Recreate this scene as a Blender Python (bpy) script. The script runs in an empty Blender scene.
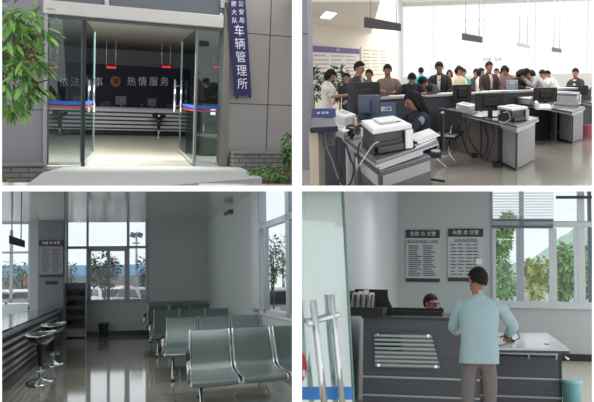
import bpy, bmesh, math, random
from mathutils import Vector, Matrix
random.seed(7)
SC = bpy.context.scene
COL = SC.collection
F = 900.0                       # focal length in pixels of the 594x402 frame
CAM = Vector((0, 0, 4.0))
PI = math.pi

# ------------------------------------------------------------------ places
class Place:
    """One of the four places: its own level frame (x right, y forward, z up, floor at z=0)."""
    def __init__(s, vx, vy, H, cx, cy):
        s.H = H
        r = lambda px, py: Vector(((px-297)/F, 1.0, (201-py)/F)).normalized()
        d = r(vx, vy); c = r(cx, cy)
        n = c.cross(Vector((0, 0, 1)))
        U = n.cross(d).normalized()
        if U.z < 0: U = -U
        lv = Vector((0, 0, 1)); lv = (lv-d*lv.dot(d)).normalized()
        U = (U+lv).normalized()
        X = d.cross(U).normalized()
        s.R = Matrix((X, d, U)).transposed()
        s.Ri = s.R.transposed()
        s.M = Matrix.Translation(CAM) @ s.R.to_4x4() @ Matrix.Translation((0, 0, -H))
    def ray(s, px, py): return s.Ri @ Vector(((px-297)/F, 1.0, (201-py)/F))
    def G(s, px, py, z=0.0):
        d = s.ray(px, py); t = (z-s.H)/d.z
        return Vector((d.x*t, d.y*t, z))
    def D(s, px, py, y):
        d = s.ray(px, py); t = y/d.y
        return Vector((d.x*t, y, s.H+d.z*t))
    def XX(s, px, py, x):
        d = s.ray(px, py); t = x/d.x
        return Vector((x, d.y*t, s.H+d.z*t))
    def pix(s, v):
        w = s.R @ (Vector(v)-Vector((0, 0, s.H)))
        return (297+F*w.x/w.y, 201-F*w.z/w.y)
    def zrow(s, x, y, row):     # height at (x,y) that falls on an image row
        a, b = -3.0, 6.0
        for _ in range(40):
            m = (a+b)/2
            if s.pix((x, y, m))[1] > row: a = m
            else: b = m
        return (a+b)/2
P1 = Place(-225, 81, 1.55, 147, 93)
P2 = Place(447, 64, 1.60, 447, 93)
P3 = Place(110, 282, 1.50, 147, 296)
P4 = Place(460, 288, 1.50, 447, 296)
CUR = P1
def use(p):
    global CUR
    CUR = p

# ------------------------------------------------------------------ materials
def lin(c):
    return tuple((v/12.92 if v <= .04045 else ((v+.055)/1.055)**2.4) for v in c)
def rgb(r, g, b): return lin((r/255, g/255, b/255))
_m = {}
def mat(name, col, rough=.5, metal=0.0, var=.06, scale=6.0, spec=.5, bump=0.0, coat=0.0):
    if name in _m: return _m[name]
    m = bpy.data.materials.new(name); m.use_nodes = True
    nt = m.node_tree; b = nt.nodes['Principled BSDF']
    b.inputs['Roughness'].default_value = rough
    b.inputs['Metallic'].default_value = metal
    b.inputs['Specular IOR Level'].default_value = spec
    b.inputs['Coat Weight'].default_value = coat
    c = rgb(*col)
    tc = nt.nodes.new('ShaderNodeTexCoord'); nz = nt.nodes.new('ShaderNodeTexNoise')
    nz.inputs['Scale'].default_value = scale; nz.inputs['Detail'].default_value = 3
    nt.links.new(tc.outputs['Object'], nz.inputs['Vector'])
    mx = nt.nodes.new('ShaderNodeMix'); mx.data_type = 'RGBA'
    mx.inputs['A'].default_value = (*[v*(1-var) for v in c], 1)
    mx.inputs['B'].default_value = (*[min(1, v*(1+var)) for v in c], 1)
    nt.links.new(nz.outputs['Fac'], mx.inputs['Factor'])
    nt.links.new(mx.outputs['Result'], b.inputs['Base Color'])
    if bump:
        bp = nt.nodes.new('ShaderNodeBump'); bp.inputs['Strength'].default_value = bump
        nt.links.new(nz.outputs['Fac'], bp.inputs['Height']); nt.links.new(bp.outputs['Normal'], b.inputs['Normal'])
    _m[name] = m; return m
def tiled(name, c1, c2, w, h, mortar=.01, rough=.4, offset=0.0, spec=.5, axes='xy', metal=0.0, jitter=0.0, bump=0.0, msmooth=.1):
    """surface with joints (tiles, panels, bricks, strips)"""
    if name in _m: return _m[name]
    m = bpy.data.materials.new(name); m.use_nodes = True
    nt = m.node_tree; b = nt.nodes['Principled BSDF']
    b.inputs['Roughness'].default_value = rough; b.inputs['Specular IOR Level'].default_value = spec
    b.inputs['Metallic'].default_value = metal
    tc = nt.nodes.new('ShaderNodeTexCoord'); sp = nt.nodes.new('ShaderNodeSeparateXYZ'); cb = nt.nodes.new('ShaderNodeCombineXYZ')
    nt.links.new(tc.outputs['Object'], sp.inputs[0])
    nt.links.new(sp.outputs[axes[0].upper()], cb.inputs[0]); nt.links.new(sp.outputs[axes[1].upper()], cb.inputs[1])
    br = nt.nodes.new('ShaderNodeTexBrick'); br.offset = offset
    br.inputs['Scale'].default_value = 1; br.inputs['Brick Width'].default_value = w; br.inputs['Row Height'].default_value = h
    br.inputs['Mortar Size'].default_value = mortar; br.inputs['Mortar Smooth'].default_value = msmooth
    a = rgb(*c1)
    br.inputs['Color1'].default_value = (*[v*(1-jitter) for v in a], 1)
    br.inputs['Color2'].default_value = (*[min(1, v*(1+jitter)) for v in a], 1)
    br.inputs['Mortar'].default_value = (*rgb(*c2), 1)
    nt.links.new(cb.outputs[0], br.inputs['Vector'])
    nt.links.new(br.outputs['Color'], b.inputs['Base Color'])
    if bump:
        bp = nt.nodes.new('ShaderNodeBump'); bp.inputs['Strength'].default_value = bump; bp.invert = True
        nt.links.new(br.outputs['Fac'], bp.inputs['Height']); nt.links.new(bp.outputs['Normal'], b.inputs['Normal'])
    _m[name] = m; return m
def glass(name, tint=(235, 245, 242), fac=.12, rough=0.0):
    if name in _m: return _m[name]
    m = bpy.data.materials.new(name); m.use_nodes = True; nt = m.node_tree
    for n in list(nt.nodes):
        if n.type != 'OUTPUT_MATERIAL': nt.nodes.remove(n)
    out = nt.nodes['Material Output']
    t = nt.nodes.new('ShaderNodeBsdfTransparent'); t.inputs['Color'].default_value = (*rgb(*tint), 1)
    g = nt.nodes.new('ShaderNodeBsdfGlossy'); g.inputs['Roughness'].default_value = rough
    g.inputs['Color'].default_value = (.95, .98, .97, 1)
    mx = nt.nodes.new('ShaderNodeMixShader'); mx.inputs[0].default_value = fac
    nt.links.new(t.outputs[0], mx.inputs[1]); nt.links.new(g.outputs[0], mx.inputs[2])
    nt.links.new(mx.outputs[0], out.inputs['Surface'])
    _m[name] = m; return m
def frosted(name, col, alpha):
    if name in _m: return _m[name]
    m = mat(name, col, .35)
    m.node_tree.nodes['Principled BSDF'].inputs['Alpha'].default_value = alpha
    return m
def emit(name, col, s):
    if name in _m: return _m[name]
    m = bpy.data.materials.new(name); m.use_nodes = True; b = m.node_tree.nodes['Principled BSDF']
    b.inputs['Base Color'].default_value = (*rgb(*col), 1)
    b.inputs['Emission Color'].default_value = (*rgb(*col), 1); b.inputs['Emission Strength'].default_value = s
    _m[name] = m; return m

# ------------------------------------------------------------------ mesh builder
class MB:
    def __init__(s): s.v = []; s.f = []; s.sm = []; s.mi = []; s.cur = 0
    def add(s, vs, fs, smooth=False):
        o = len(s.v); s.v += [Vector(v) for v in vs]
        for f in fs: s.f.append([i+o for i in f]); s.sm.append(smooth); s.mi.append(s.cur)
        return s
    def box(s, c, d, rz=0.0, M=None):
        x, y, z = d[0]/2, d[1]/2, d[2]/2
        vs = [Vector((a*x, b*y, e*z)) for e in (-1, 1) for b in (-1, 1) for a in (-1, 1)]
        R = M if M is not None else Matrix.Rotation(rz, 3, 'Z')
        vs = [R @ v + Vector(c) for v in vs]
        return s.add(vs, [(0, 2, 3, 1), (4, 5, 7, 6), (0, 1, 5, 4), (2, 6, 7, 3), (0, 4, 6, 2), (1, 3, 7, 5)])
    def bb(s, x0, x1, y0, y1, z0, z1): return s.box(((x0+x1)/2, (y0+y1)/2, (z0+z1)/2), (abs(x1-x0), abs(y1-y0), abs(z1-z0)))
    def prism(s, poly, h):      # poly: base points; h: vector or height
        h = Vector((0, 0, h)) if not isinstance(h, Vector) else h
        n = len(poly); a = [Vector(p) for p in poly]; b = [p+h for p in a]
        fs = [tuple(range(n))[::-1], tuple(range(n, 2*n))] + [(i, (i+1) % n, n+(i+1) % n, n+i) for i in range(n)]
        return s.add(a+b, fs)
    def hull8(s, bot, top):
        return s.add(list(bot)+list(top), [(3, 2, 1, 0), (4, 5, 6, 7), (0, 1, 5, 4), (1, 2, 6, 5), (2, 3, 7, 6), (3, 0, 4, 7)])
    def quad(s, *p): return s.add(p, [tuple(range(len(p)))])
    def tube(s, pts, r, n=8, caps=True):
        pts = [Vector(p) for p in pts]
        rs = r if isinstance(r, (list, tuple)) else [r]*len(pts)
        vs = []; prev = None
        for i, p in enumerate(pts):
            t = (pts[min(i+1, len(pts)-1)]-pts[max(i-1, 0)])
            if t.length < 1e-9: t = Vector((0, 0, 1))
            t.normalize()
            if prev is None:
                a = Vector((0, 0, 1)) if abs(t.z) < .9 else Vector((1, 0, 0))
                u = t.cross(a).normalized()
            else:
                u = (prev - t*prev.dot(t)); u = u.normalized() if u.length > 1e-6 else t.orthogonal().normalized()
            prev = u; w = t.cross(u)
            vs += [p+(u*math.cos(2*PI*k/n)+w*math.sin(2*PI*k/n))*rs[i] for k in range(n)]
        fs = []
        for i in range(len(pts)-1):
            for k in range(n):
                a = i*n+k; b = i*n+(k+1) % n
                fs.append((a, b, b+n, a+n))
        s.add(vs, fs, True)
        if caps:
            o = len(s.v)-len(vs)
            s.f.append([o+k for k in range(n)][::-1]); s.sm.append(False); s.mi.append(s.cur)
            s.f.append([o+(len(pts)-1)*n+k for k in range(n)]); s.sm.append(False); s.mi.append(s.cur)
        return s
    def lathe(s, prof, c=(0, 0, 0), n=24, sy=1.0):
        c = Vector(c); vs = []
        for (r, z) in prof:
            vs += [c+Vector((r*math.cos(2*PI*k/n), r*sy*math.sin(2*PI*k/n), z)) for k in range(n)]
        fs = []
        for i in range(len(prof)-1):
            for k in range(n):
                a = i*n+k; b = i*n+(k+1) % n; fs.append((a, b, b+n, a+n))
        s.add(vs, fs, True)
        o = len(s.v)-len(vs)
        s.f.append([o+k for k in range(n)][::-1]); s.sm.append(False); s.mi.append(s.cur)
        s.f.append([o+(len(prof)-1)*n+k for k in range(n)]); s.sm.append(False); s.mi.append(s.cur)
        return s
    def ball(s, c, r, nu=12, nv=8, M=None):
        rr = r if isinstance(r, (tuple, list, Vector)) else (r, r, r)
        vs = []; R = M or Matrix.Identity(3)
        for j in range(nv+1):
            a = PI*j/nv
            for i in range(nu):
                b = 2*PI*i/nu
                vs.append(Vector(c)+R @ Vector((rr[0]*math.sin(a)*math.cos(b), rr[1]*math.sin(a)*math.sin(b), rr[2]*math.cos(a))))
        fs = [(j*nu+i, (j+1)*nu+i, (j+1)*nu+(i+1) % nu, j*nu+(i+1) % nu) for j in range(nv) for i in range(nu)]
        return s.add(vs, fs, True)
    def leaf(s, c, d, up, L, W):
        d = Vector(d).normalized(); w = d.cross(Vector(up))
        w = w.normalized() if w.length > 1e-4 else Vector((1, 0, 0)); n = w.cross(d)
        c = Vector(c)
        return s.add([c, c+d*L*.35+w*W/2-n*W*.1, c+d*L*.35-w*W/2-n*W*.1, c+d*L*.7+w*W*.38-n*L*.07, c+d*L*.7-w*W*.38-n*L*.07, c+d*L-n*L*.16, c+d*L*.35, c+d*L*.7-n*L*.05],
                     [(0, 1, 6), (0, 6, 2), (1, 3, 7, 6), (6, 7, 4, 2), (3, 5, 7), (7, 5, 4)])

# ------------------------------------------------------------------ objects
TL = {}
def _mesh(name, mb, mats, sub=Vector((0, 0, 0)), rz=0.0, weld=True):
    Rm = Matrix.Rotation(-rz, 3, 'Z')
    me = bpy.data.meshes.new(name)
    me.from_pydata([Rm @ (v-sub) for v in mb.v], [], mb.f)
    if not isinstance(mats, (list, tuple)): mats = [mats]
    for m in mats: me.materials.append(m)
    for p, sm, mi in zip(me.polygons, mb.sm, mb.mi):
        p.use_smooth = sm; p.material_index = min(mi, len(mats)-1)
    bm = bmesh.new(); bm.from_mesh(me)
    if weld:
        bmesh.ops.remove_doubles(bm, verts=bm.verts, dist=1e-6)
        bmesh.ops.recalc_face_normals(bm, faces=bm.faces)
    bm.to_mesh(me); bm.free()
    return me
def obj(name, mb, m, parent, label=None, bevel=0.0, weld=True, kind=None):
    root = parent
    while root.parent is not None: root = root.parent
    loc, rz = TL[root.name]
    o = bpy.data.objects.new(name, _mesh(name, mb, m, loc, rz, weld)); COL.objects.link(o)
    o.parent = parent
    if label: o['label'] = label
    if kind: o['kind'] = kind
    if bevel:
        b = o.modifiers.new('bevel', 'BEVEL'); b.width = bevel; b.segments = 2; b.limit_method = 'ANGLE'
    return o
def place(o, loc, rz=0.0, sc=1.0):
    loc = Vector(loc)
    o.matrix_world = CUR.M @ Matrix.Translation(loc) @ Matrix.Rotation(rz, 4, 'Z') @ Matrix.Diagonal((sc, sc, sc, 1))
    TL[o.name] = (loc, rz)
def thing(name, label, cat, loc=(0, 0, 0), rz=0.0, group=None):
    o = bpy.data.objects.new(name, None); COL.objects.link(o)
    o.empty_display_size = .1
    place(o, loc, rz)
    o['label'] = label; o['category'] = cat
    if group: o['group'] = group
    return o
def solo(name, mb, m, label, cat, group=None, bevel=0.0, kind=None, weld=True):
    zs = min(v.z for v in mb.v); c = Vector((sum(v.x for v in mb.v)/len(mb.v), sum(v.y for v in mb.v)/len(mb.v), zs))
    o = bpy.data.objects.new(name, _mesh(name, mb, m, c, 0, weld)); COL.objects.link(o)
    place(o, c)
    o['label'] = label; o['category'] = cat
    if group: o['group'] = group
    if kind: o['kind'] = kind
    if bevel:
        b = o.modifiers.new('bevel', 'BEVEL'); b.width = bevel; b.segments = 2; b.limit_method = 'ANGLE'
    return o
def struct(name, mb, m, parent=None, bevel=0.0, label=None, weld=True):
    if parent is not None: return obj(name, mb, m, parent, label, bevel, weld)
    o = bpy.data.objects.new(name, _mesh(name, mb, m, weld=weld)); COL.objects.link(o)
    place(o, (0, 0, 0)); o['kind'] = 'structure'
    if label: o['label'] = label
    return o
def sempty(name, loc=(0, 0, 0)):
    o = bpy.data.objects.new(name, None); COL.objects.link(o); place(o, loc); o['kind'] = 'structure'; o.empty_display_size = .1
    return o
def dup(root, loc, rz=0.0, label=None, group=None, sc=1.0):
    r = root.copy(); COL.objects.link(r); place(r, loc, rz, sc)
    if label: r['label'] = label
    if group: r['group'] = group
    for ch in list(root.children):
        c = ch.copy(); COL.objects.link(c); c.parent = r
        for g in ch.children:
            d = g.copy(); COL.objects.link(d); d.parent = c
    return r

def text_into(mb, s, size, o, ex=Vector((1, 0, 0)), ez=Vector((0, 0, 1)), bold=0.0, align='CENTER'):
    cu = bpy.data.curves.new('t', 'FONT'); cu.body = s; cu.size = size; cu.align_x = align; cu.align_y = 'CENTER'
    cu.offset = bold; cu.resolution_u = 2
    ob = bpy.data.objects.new('t', cu); COL.objects.link(ob)
    dg = bpy.context.evaluated_depsgraph_get()
    me = bpy.data.meshes.new_from_object(ob.evaluated_get(dg))
    o = Vector(o)
    mb.add([o+ex*v.co.x+ez*v.co.y for v in me.vertices], [tuple(p.vertices) for p in me.polygons])
    bpy.data.objects.remove(ob); bpy.data.curves.remove(cu); bpy.data.meshes.remove(me)

# ------------------------------------------------------------------ people
SKIN = lambda: mat('skin', (172, 124, 100), .55)
SKIND = lambda: mat('skin_tanned', (158, 112, 88), .55)
def skin_mesh(nodes, edges, rad, root=0, lv=1):
    me = bpy.data.meshes.new('sk'); me.from_pydata(nodes, edges, [])
    ob = bpy.data.objects.new('sk', me); COL.objects.link(ob)
    md = ob.modifiers.new('s', 'SKIN'); md.use_smooth_shade = True; md.branch_smoothing = .6
    for i, r in enumerate(rad):
        me.skin_vertices[0].data[i].radius = r if isinstance(r, tuple) else (r, r)
        me.skin_vertices[0].data[i].use_root = (i == root)
    sb = ob.modifiers.new('b', 'SUBSURF'); sb.levels = lv; sb.render_levels = lv
    dg = bpy.context.evaluated_depsgraph_get()
    out = bpy.data.meshes.new_from_object(ob.evaluated_get(dg))
    vs = [v.co.copy() for v in out.vertices]; fs = [tuple(p.vertices) for p in out.polygons]
    bpy.data.objects.remove(ob); bpy.data.meshes.remove(me); bpy.data.meshes.remove(out)
    return vs, fs
def person(label, loc, yaw, top, low, hair='short', lean=0., head=0., turn=0., armL=(20, 10, 40), armR=(20, 10, 40), h=1.7, seated=False,
           skin=None, sleeve=1.0, group=None, hairm=None, girth=1.0, shirt_name='jacket', inner=None, stride=.0, extra=None, hem=0.10):
    """arm = (swing forward deg, out deg, elbow bend deg). faces +y before yaw."""
    s = h/1.72; R = math.radians
    skin = skin or SKIN(); hairm = hairm or mat('hair_black', (20, 17, 17), .65, spec=.25)
    V = Vector
    t = V((0, math.sin(R(lean)), math.cos(R(lean))))
    fw = V((0, math.cos(R(lean)), -math.sin(R(lean))))
    r = V((1, 0, 0))
    hz = .47 if seated else .90
    pel = V((0, 0, hz+ (0.04 if seated else 0)))
    hl = lean+head
    n = V((0, math.sin(R(hl)), math.cos(R(hl)))); f = V((0, math.cos(R(hl)), -math.sin(R(hl))))
    rt = Matrix.Rotation(R(turn), 3, n); f = rt @ f; hr = f.cross(n)
    N = []; E = []; Rd = []; tag = []
    def nd(p, rad, par, tg):
        N.append(tuple(p*s)); Rd.append(tuple(x*s for x in rad) if isinstance(rad, tuple) else rad*s)
        if par is not None: E.append((par, len(N)-1)); tag.append((par, len(N)-1, tg))
        return len(N)-1
    g = girth
    a0 = nd(pel, (.12*g, .10*g), None, '')
    a1 = nd(pel+t*.16, (.105*g, .095*g), a0, 'top')
    a2 = nd(pel+t*.34, (.115*g, .10*g), a1, 'top')
    a3 = nd(pel+t*.45, (.085, .08), a2, 'top')
    a4 = nd(pel+t*.53, (.058, .06), a3, 'top')
    nb = pel+t*.53
    nb = nb-n*.05; a5 = nd(nb+n*.07+f*.01, (.056, .06), a4, 'skin')
    a6 = nd(nb+n*.125+f*.03, (.062, .075), a5, 'skin')
    a7 = nd(nb+n*.20+f*.015, (.076, .095), a6, 'skin')
    a8 = nd(nb+n*.275+f*.0, (.058, .075), a7, 'skin')
    hands = []; arms = {}
    for sx, (sw, ou, el) in ((-1, armL), (1, armR)):
        sh = pel+t*.455+r*sx*.168*g**.5
        b = nd(sh, .058, a3, 'top')
        # arm direction: swing measured from straight down (world), out sideways
        d = V((sx*math.sin(R(ou)), math.sin(R(sw))*math.cos(R(ou)), -math.cos(R(sw))*math.cos(R(ou))))
        e = sh+d*.27
        c = nd(e, .043, b, 'top' if sleeve > .1 else 'skin')
        fd = V((sx*math.sin(R(ou))*.3-sx*.35*math.sin(R(el)), math.sin(R(sw+el)), -math.cos(R(sw+el)))).normalized()
        w = e+fd*.235
        k = nd(w, (.030, .026), c, 'top' if sleeve > .6 else 'skin')
        k2 = nd(w+fd*.05, (.038, .024), k, 'skin')
        k3 = nd(w+fd*.085, (.038, .018), k2, 'skin')
        hands.append((w+fd*.075, fd, sx)); arms[sx] = (sh, e, w)
    for sx in (-1, 1):
        hp = pel+V((sx*.09, 0, -.05))
        b = nd(hp, .092*g**.5, a0, 'low')
        if seated:
            kn = hp+V((sx*.04, .42, .02)); an = kn+V((0, .02, -.40))
        else:
            kn = hp+V((sx*.01, sx*stride*.5+.015, -.40)); an = hp+V((sx*.015, sx*stride, -.77))
        c = nd(kn, .060, b, 'low'); k = nd(an, .042, c, 'low')
        tgs = nd(an+V((0, -.03, -.045)), .036, k, 'shoe')
        nd(an+V((0, .16, -.055)), (.038, .024), tgs, 'shoe')
    vs, fs = skin_mesh(N, E, Rd)
    mb = MB(); 
    order = ['skin', 'top', 'low', 'shoe']
    inn = top
    mats = [skin, inn, low, mat('shoe_black', (25, 24, 24), .4)]
    segs = [(V(N[i]), V(N[j]), order.index(tg)) for i, j, tg in tag]
    mb.add(vs, fs, True)
    for i, fc in enumerate(mb.f):
        c = sum((mb.v[q] for q in fc), V((0, 0, 0)))/len(fc)
        best = (9, 0)
        for p, q, m_ in segs:
            u = q-p; tt = max(0, min(1, (c-p).dot(u)/max(u.length_squared, 1e-9)))
            d = (c-(p+u*tt)).length
            if d < best[0]: best = (d, m_)
        mb.mi[i] = best[1]
    mb.cur = 0
    # face: nose, ears, fingers belong to the one body mesh
    hc = (nb+n*.185+f*.015)*s
    def HP(a, b, c): return hc+(hr*a+f*b+n*c)*s
    mb.tube([HP(0, .075, .03), HP(0, .10, -.005), HP(0, .112, -.018), HP(0, .085, -.03)], [.006*s, .012*s, .015*s, .012*s], 6)
    for sx in (-1, 1):
        mb.ball(HP(sx*.078, -.005, -.005), (.012*s, .02*s, .032*s), 8, 6, Matrix((hr, f, n)).transposed())
    for (hw, fd, sx) in hands:
        side = r*sx
        side = (side-fd*side.dot(fd)).normalized(); pn = fd.cross(side)
        for q, L in enumerate((.062, .072, .068, .052)):
            b0 = hw+side*(.027-.018*q)
            cur = -pn*sx
            if cur.z > 0: cur = -cur
            mb.tube([b0*s, (b0+fd*L*.5+cur*.006)*s, (b0+fd*L*.85+cur*.026)*s], [.0095*s, .009*s, .007*s], 6)
        b0 = hw-side*(-.0)-side*.028-fd*.03
        mb.tube([b0*s, (b0-side*.028+fd*.03)*s, (b0-side*.032+fd*.062)*s], [.011*s, .0105*s, .008*s], 6)
    root = thing('person', label, 'person', loc, yaw, group)
    TL[root.name] = (V((0, 0, 0)), 0.0)
    obj('body', mb, mats, root, weld=False)
    # top garment: lofted torso with rounded shoulders, sleeves rooted inside it
    gm = MB(); nu = 22
    rings = [(pel-V((0, 0, hem)) if not seated else pel-t*.02, .172*g, .130*g), (pel+t*.03, .168*g, .128*g), (pel+t*.16, .158*g, .120*g), (pel+t*.30, .172*g, .130*g), (pel+t*.40, .182*g**.7, .125*g**.7),
             (pel+t*.455, .165, .105), (pel+t*.485, .118, .088), (pel+t*.505, .078, .074), (pel+t*.53, .064, .066)]
    vs = []
    for k, (c, rx, ry) in enumerate(rings):
        for i in range(nu):
            a = 2*PI*i/nu; ca, sa = math.cos(a), math.sin(a)
            fold = 1+(.025*math.sin(5*a+k*1.3)+.015*math.sin(9*a+k))*(1 if k < 4 else .2)
            ex = abs(ca)**.85*(1 if ca >= 0 else -1); ey = abs(sa)**.85*(1 if sa >= 0 else -1)
            vs.append((c+r*ex*rx*fold+fw*ey*ry*fold)*s)
    gm.add(vs, [(k*nu+i, k*nu+(i+1) % nu, (k+1)*nu+(i+1) % nu, (k+1)*nu+i) for k in range(len(rings)-1) for i in range(nu)], True)
    for sx in (-1, 1):
        sh, e, w = arms[sx]
        ins = sh-r*sx*.075-t*.045; top_ = sh-t*.028-r*sx*.008; e_ = e
        chain = [(ins, .050), (top_, .058), (sh.lerp(e, .28), .062), (sh.lerp(e, .7), .057)]
        if sleeve > .6:
            fl = e.lerp(w, .06); chain += [(e.lerp(sh, .06), .054), (fl, .053), (e.lerp(w, .45), .049)]
            if sleeve > .9: chain += [(e.lerp(w, .92), .040)]
        gm.tube([p*s for p, _ in chain], [q*s for _, q in chain], 14)
    g_o = obj(shirt_name, gm, top, root, weld=False)
    if inner:
        im = MB()
        c1 = (pel+t*.36+fw*.125*g)*s; c2 = (pel+t*.50+fw*.075)*s; c3 = (pel+t*.16+fw*.118*g)*s
        im.add([c3+r*.02*s, c3-r*.02*s, c1-r*.035*s, c2-r*.045*s, c2+r*.045*s, c1+r*.035*s], [(0, 1, 2, 5), (5, 2, 3, 4)])
        im.add([p+fw*.012*s for p in [c3+r*.02*s, c3-r*.02*s, c1-r*.035*s, c2-r*.04*s, c2+r*.04*s, c1+r*.035*s]], [(0, 1, 2, 5), (5, 2, 3, 4)])
        obj('shirt_front', im, inner, root)
    # hair
    hm = MB(); nu, nv = 24, 24; vs = []; hcc = hc+(n*.022-f*.008)*s
    for j in range(nv+1):
        a = PI*j/nv
        for i in range(nu):
            b = 2*PI*i/nu
            lx, ly, lz = math.sin(a)*math.cos(b), math.sin(a)*math.sin(b), math.cos(a)
            jit = 1+.03*math.sin(i*2.3+j*1.7)
            vs.append(hcc+(hr*lx*.083+f*ly*.103+n*lz*.108)*s*jit)
    fs = []
    for j in range(nv):
        for i in range(nu):
            b = 2*PI*(i+.5)/nu; front = math.sin(b); a = (j+.5)/nv
            lb = {'short': .74, 'bob': .82, 'long': .82, 'fluffy': .76}[hair]; ls = {'short': .50, 'bob': .68, 'long': .66, 'fluffy': .62}[hair]
            lim = ls+(.345-ls)*max(0, front)**.6 if front > 0 else ls+(lb-ls)*(-front)**.5
            lim += .02*math.sin(i*3.1)
            if a < lim: fs.append((j*nu+i, (j+1)*nu+i, (j+1)*nu+(i+1) % nu, j*nu+(i+1) % nu))
    hm.add(vs, fs, True)
    if hair in ('long',):
        hm.tube([HP(0, -.06, .05), HP(0, -.09, -.06), HP(0, -.10, -.2), HP(.0, -.085, -.33)], [.075*s, .08*s, .07*s, .03*s], 12)
        for sx in (-1, 1): hm.tube([HP(sx*.06, 0, .06), HP(sx*.085, -.01, -.04), HP(sx*.08, -.03, -.17)], [.03*s, .03*s, .015*s], 8)
    if hair in ('bob', 'fluffy'):
        hm.ball(HP(0, -.045, -.02), (.098*s, .085*s, .10*s), 14, 10, Matrix((hr, f, n)).transposed())
        for sx in (-1, 1): hm.tube([HP(sx*.07, .01, .06), HP(sx*.088, 0, 0), HP(sx*.08, -.01, -.07)], [.028*s, .03*s, .018*s], 8)
        hm.tube([HP(-.055, .07, .075), HP(0, .088, .08), HP(.055, .07, .075)], .022*s, 8)
    ho = obj('hair', hm, hairm, root, weld=False)
    sd = ho.modifiers.new('th', 'SOLIDIFY'); sd.thickness = .006*s; sd.offset = 1
    for sx in (-1, 1):
        em = MB(); em.ball(HP(sx*.032, .083, .012), (.014*s, .008*s, .008*s), 8, 6)
        obj('eye', em, mat('eye_dark', (35, 25, 22), .3), root)
    mm = MB(); mm.tube([HP(-.024, .082, -.058), HP(0, .093, -.06), HP(.024, .082, -.058)], .006*s, 6)
    obj('mouth', mm, mat('lips', (150, 80, 75), .5), root)
    place(root, loc, yaw)
    return root, dict(HP=HP, s=s, pel=pel, t=t, arms=arms, hands=hands, fw=fw, nb=nb)

# ------------------------------------------------------------------ plants
def leaves(mb, c, rad, count, L, W, droop=.4, seed=0, shell=.35):
    rn = random.Random(seed); c = Vector(c)
    for _ in range(count):
        u = Vector((rn.gauss(0, 1), rn.gauss(0, 1), rn.gauss(0, 1))).normalized()
        k = shell+(1-shell)*rn.random()**.6
        p = c+Vector((u.x*rad[0], u.y*rad[1], u.z*rad[2]))*k
        d = Vector((u.x+rn.uniform(-.8, .8), u.y+rn.uniform(-.8, .8), u.z*.5+rn.uniform(-.6, .6)-droop))
        q = rn.uniform(.7, 1.25); mb.cur = rn.randrange(3)
        mb.leaf(p, d, (rn.uniform(-.5, .5), rn.uniform(-.5, .5), 1), L*q, W*q)
    mb.cur = 0
def leafmats(k, base):
    return [mat('leaf_%s_a' % k, base, .5, var=.2), mat('leaf_%s_b' % k, tuple(min(255, int(v*1.22)) for v in base), .5, var=.2),
            mat('leaf_%s_c' % k, tuple(int(v*.75) for v in base), .5, var=.2)]
def tree(label, base, h, crown, count, L, W, lm, seed, trunk_r=.06, cat='tree', name='tree', group=None, droop=.2, nb=7):
    """crown: list of (dx,dy,z,(rx,ry,rz))"""
    rn = random.Random(seed); base = Vector(base)
    t = thing(name, label, cat, base, 0, group)
    tm = MB(); top = base+Vector((rn.uniform(-.1, .1), 0, h))
    tm.tube([base-Vector((0, 0, .05)), base+Vector((rn.uniform(-.08, .08), 0, h*.4)), top], [trunk_r, trunk_r*.8, trunk_r*.35], 8)
    for k in range(nb):
        cr = crown[k % len(crown)]; st = base+Vector((0, 0, h*rn.uniform(.25, .8)))
        e = base+Vector((cr[0]+rn.uniform(-.7, .7)*cr[3][0], cr[1]+rn.uniform(-.5, .5)*cr[3][1], cr[2]+rn.uniform(-.5, .7)*cr[3][2]))
        mid = st.lerp(e, .5)+Vector((0, 0, .1))
        tm.tube([st, mid, e], [trunk_r*.5, trunk_r*.3, trunk_r*.1], 6)
    obj('trunk', tm, mat('bark', (88, 72, 58), .9, var=.2), t)
    fm = MB()
    for i, cr in enumerate(crown): leaves(fm, base+Vector((cr[0], cr[1], cr[2])), cr[3], count//len(crown), L, W, droop, seed*31+i)
    obj('foliage', fm, lm, t, weld=False)
    return t
# ================================================================== shared helpers for the four places
def RX(px0, px1, py0, py1, Y):
    mx, my = (px0+px1)/2, (py0+py1)/2
    return CUR.D(px0, my, Y).x, CUR.D(px1, my, Y).x, CUR.D(mx, py1, Y).z, CUR.D(mx, py0, Y).z
def slab(mb, px0, px1, py0, py1, Y, dy=.05):
    x0, x1, z0, z1 = RX(px0, px1, py0, py1, Y); mb.bb(x0, x1, Y, Y+dy, z0, z1); return mb
def lamp(name, loc, sx, sy, power, col=(1, 1, 1), rx=0.0, rz=0.0):
    l = bpy.data.lights.new(name, 'AREA'); l.shape = 'RECTANGLE'; l.size = sx; l.size_y = sy; l.energy = power; l.color = col
    o = bpy.data.objects.new(name, l); COL.objects.link(o)
    o.matrix_world = CUR.M @ Matrix.Translation(loc) @ Matrix.Rotation(rz, 4, 'Z') @ Matrix.Rotation(rx, 4, 'X')
    return o
WHITE = mat('white_plaster', (240, 240, 240), .8, var=.01)
DIV = mat('white_divider_paint', (252, 252, 252), .9, var=.004)
ALU = mat('brushed_aluminium', (196, 198, 200), .35, .6, var=.04)
CHROME = mat('chrome', (225, 228, 232), .12, 1.0, var=.02)
DARK = mat('dark_plastic', (32, 33, 37), .45)
BLACK = mat('black_plastic', (20, 20, 22), .4)
LWHITE = mat('white_plastic', (222, 222, 218), .45, var=.03)
INK = mat('print_ink_dark', (60, 60, 66), .7)
PAPER = mat('white_paper', (232, 232, 230), .8, var=.02)

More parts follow.
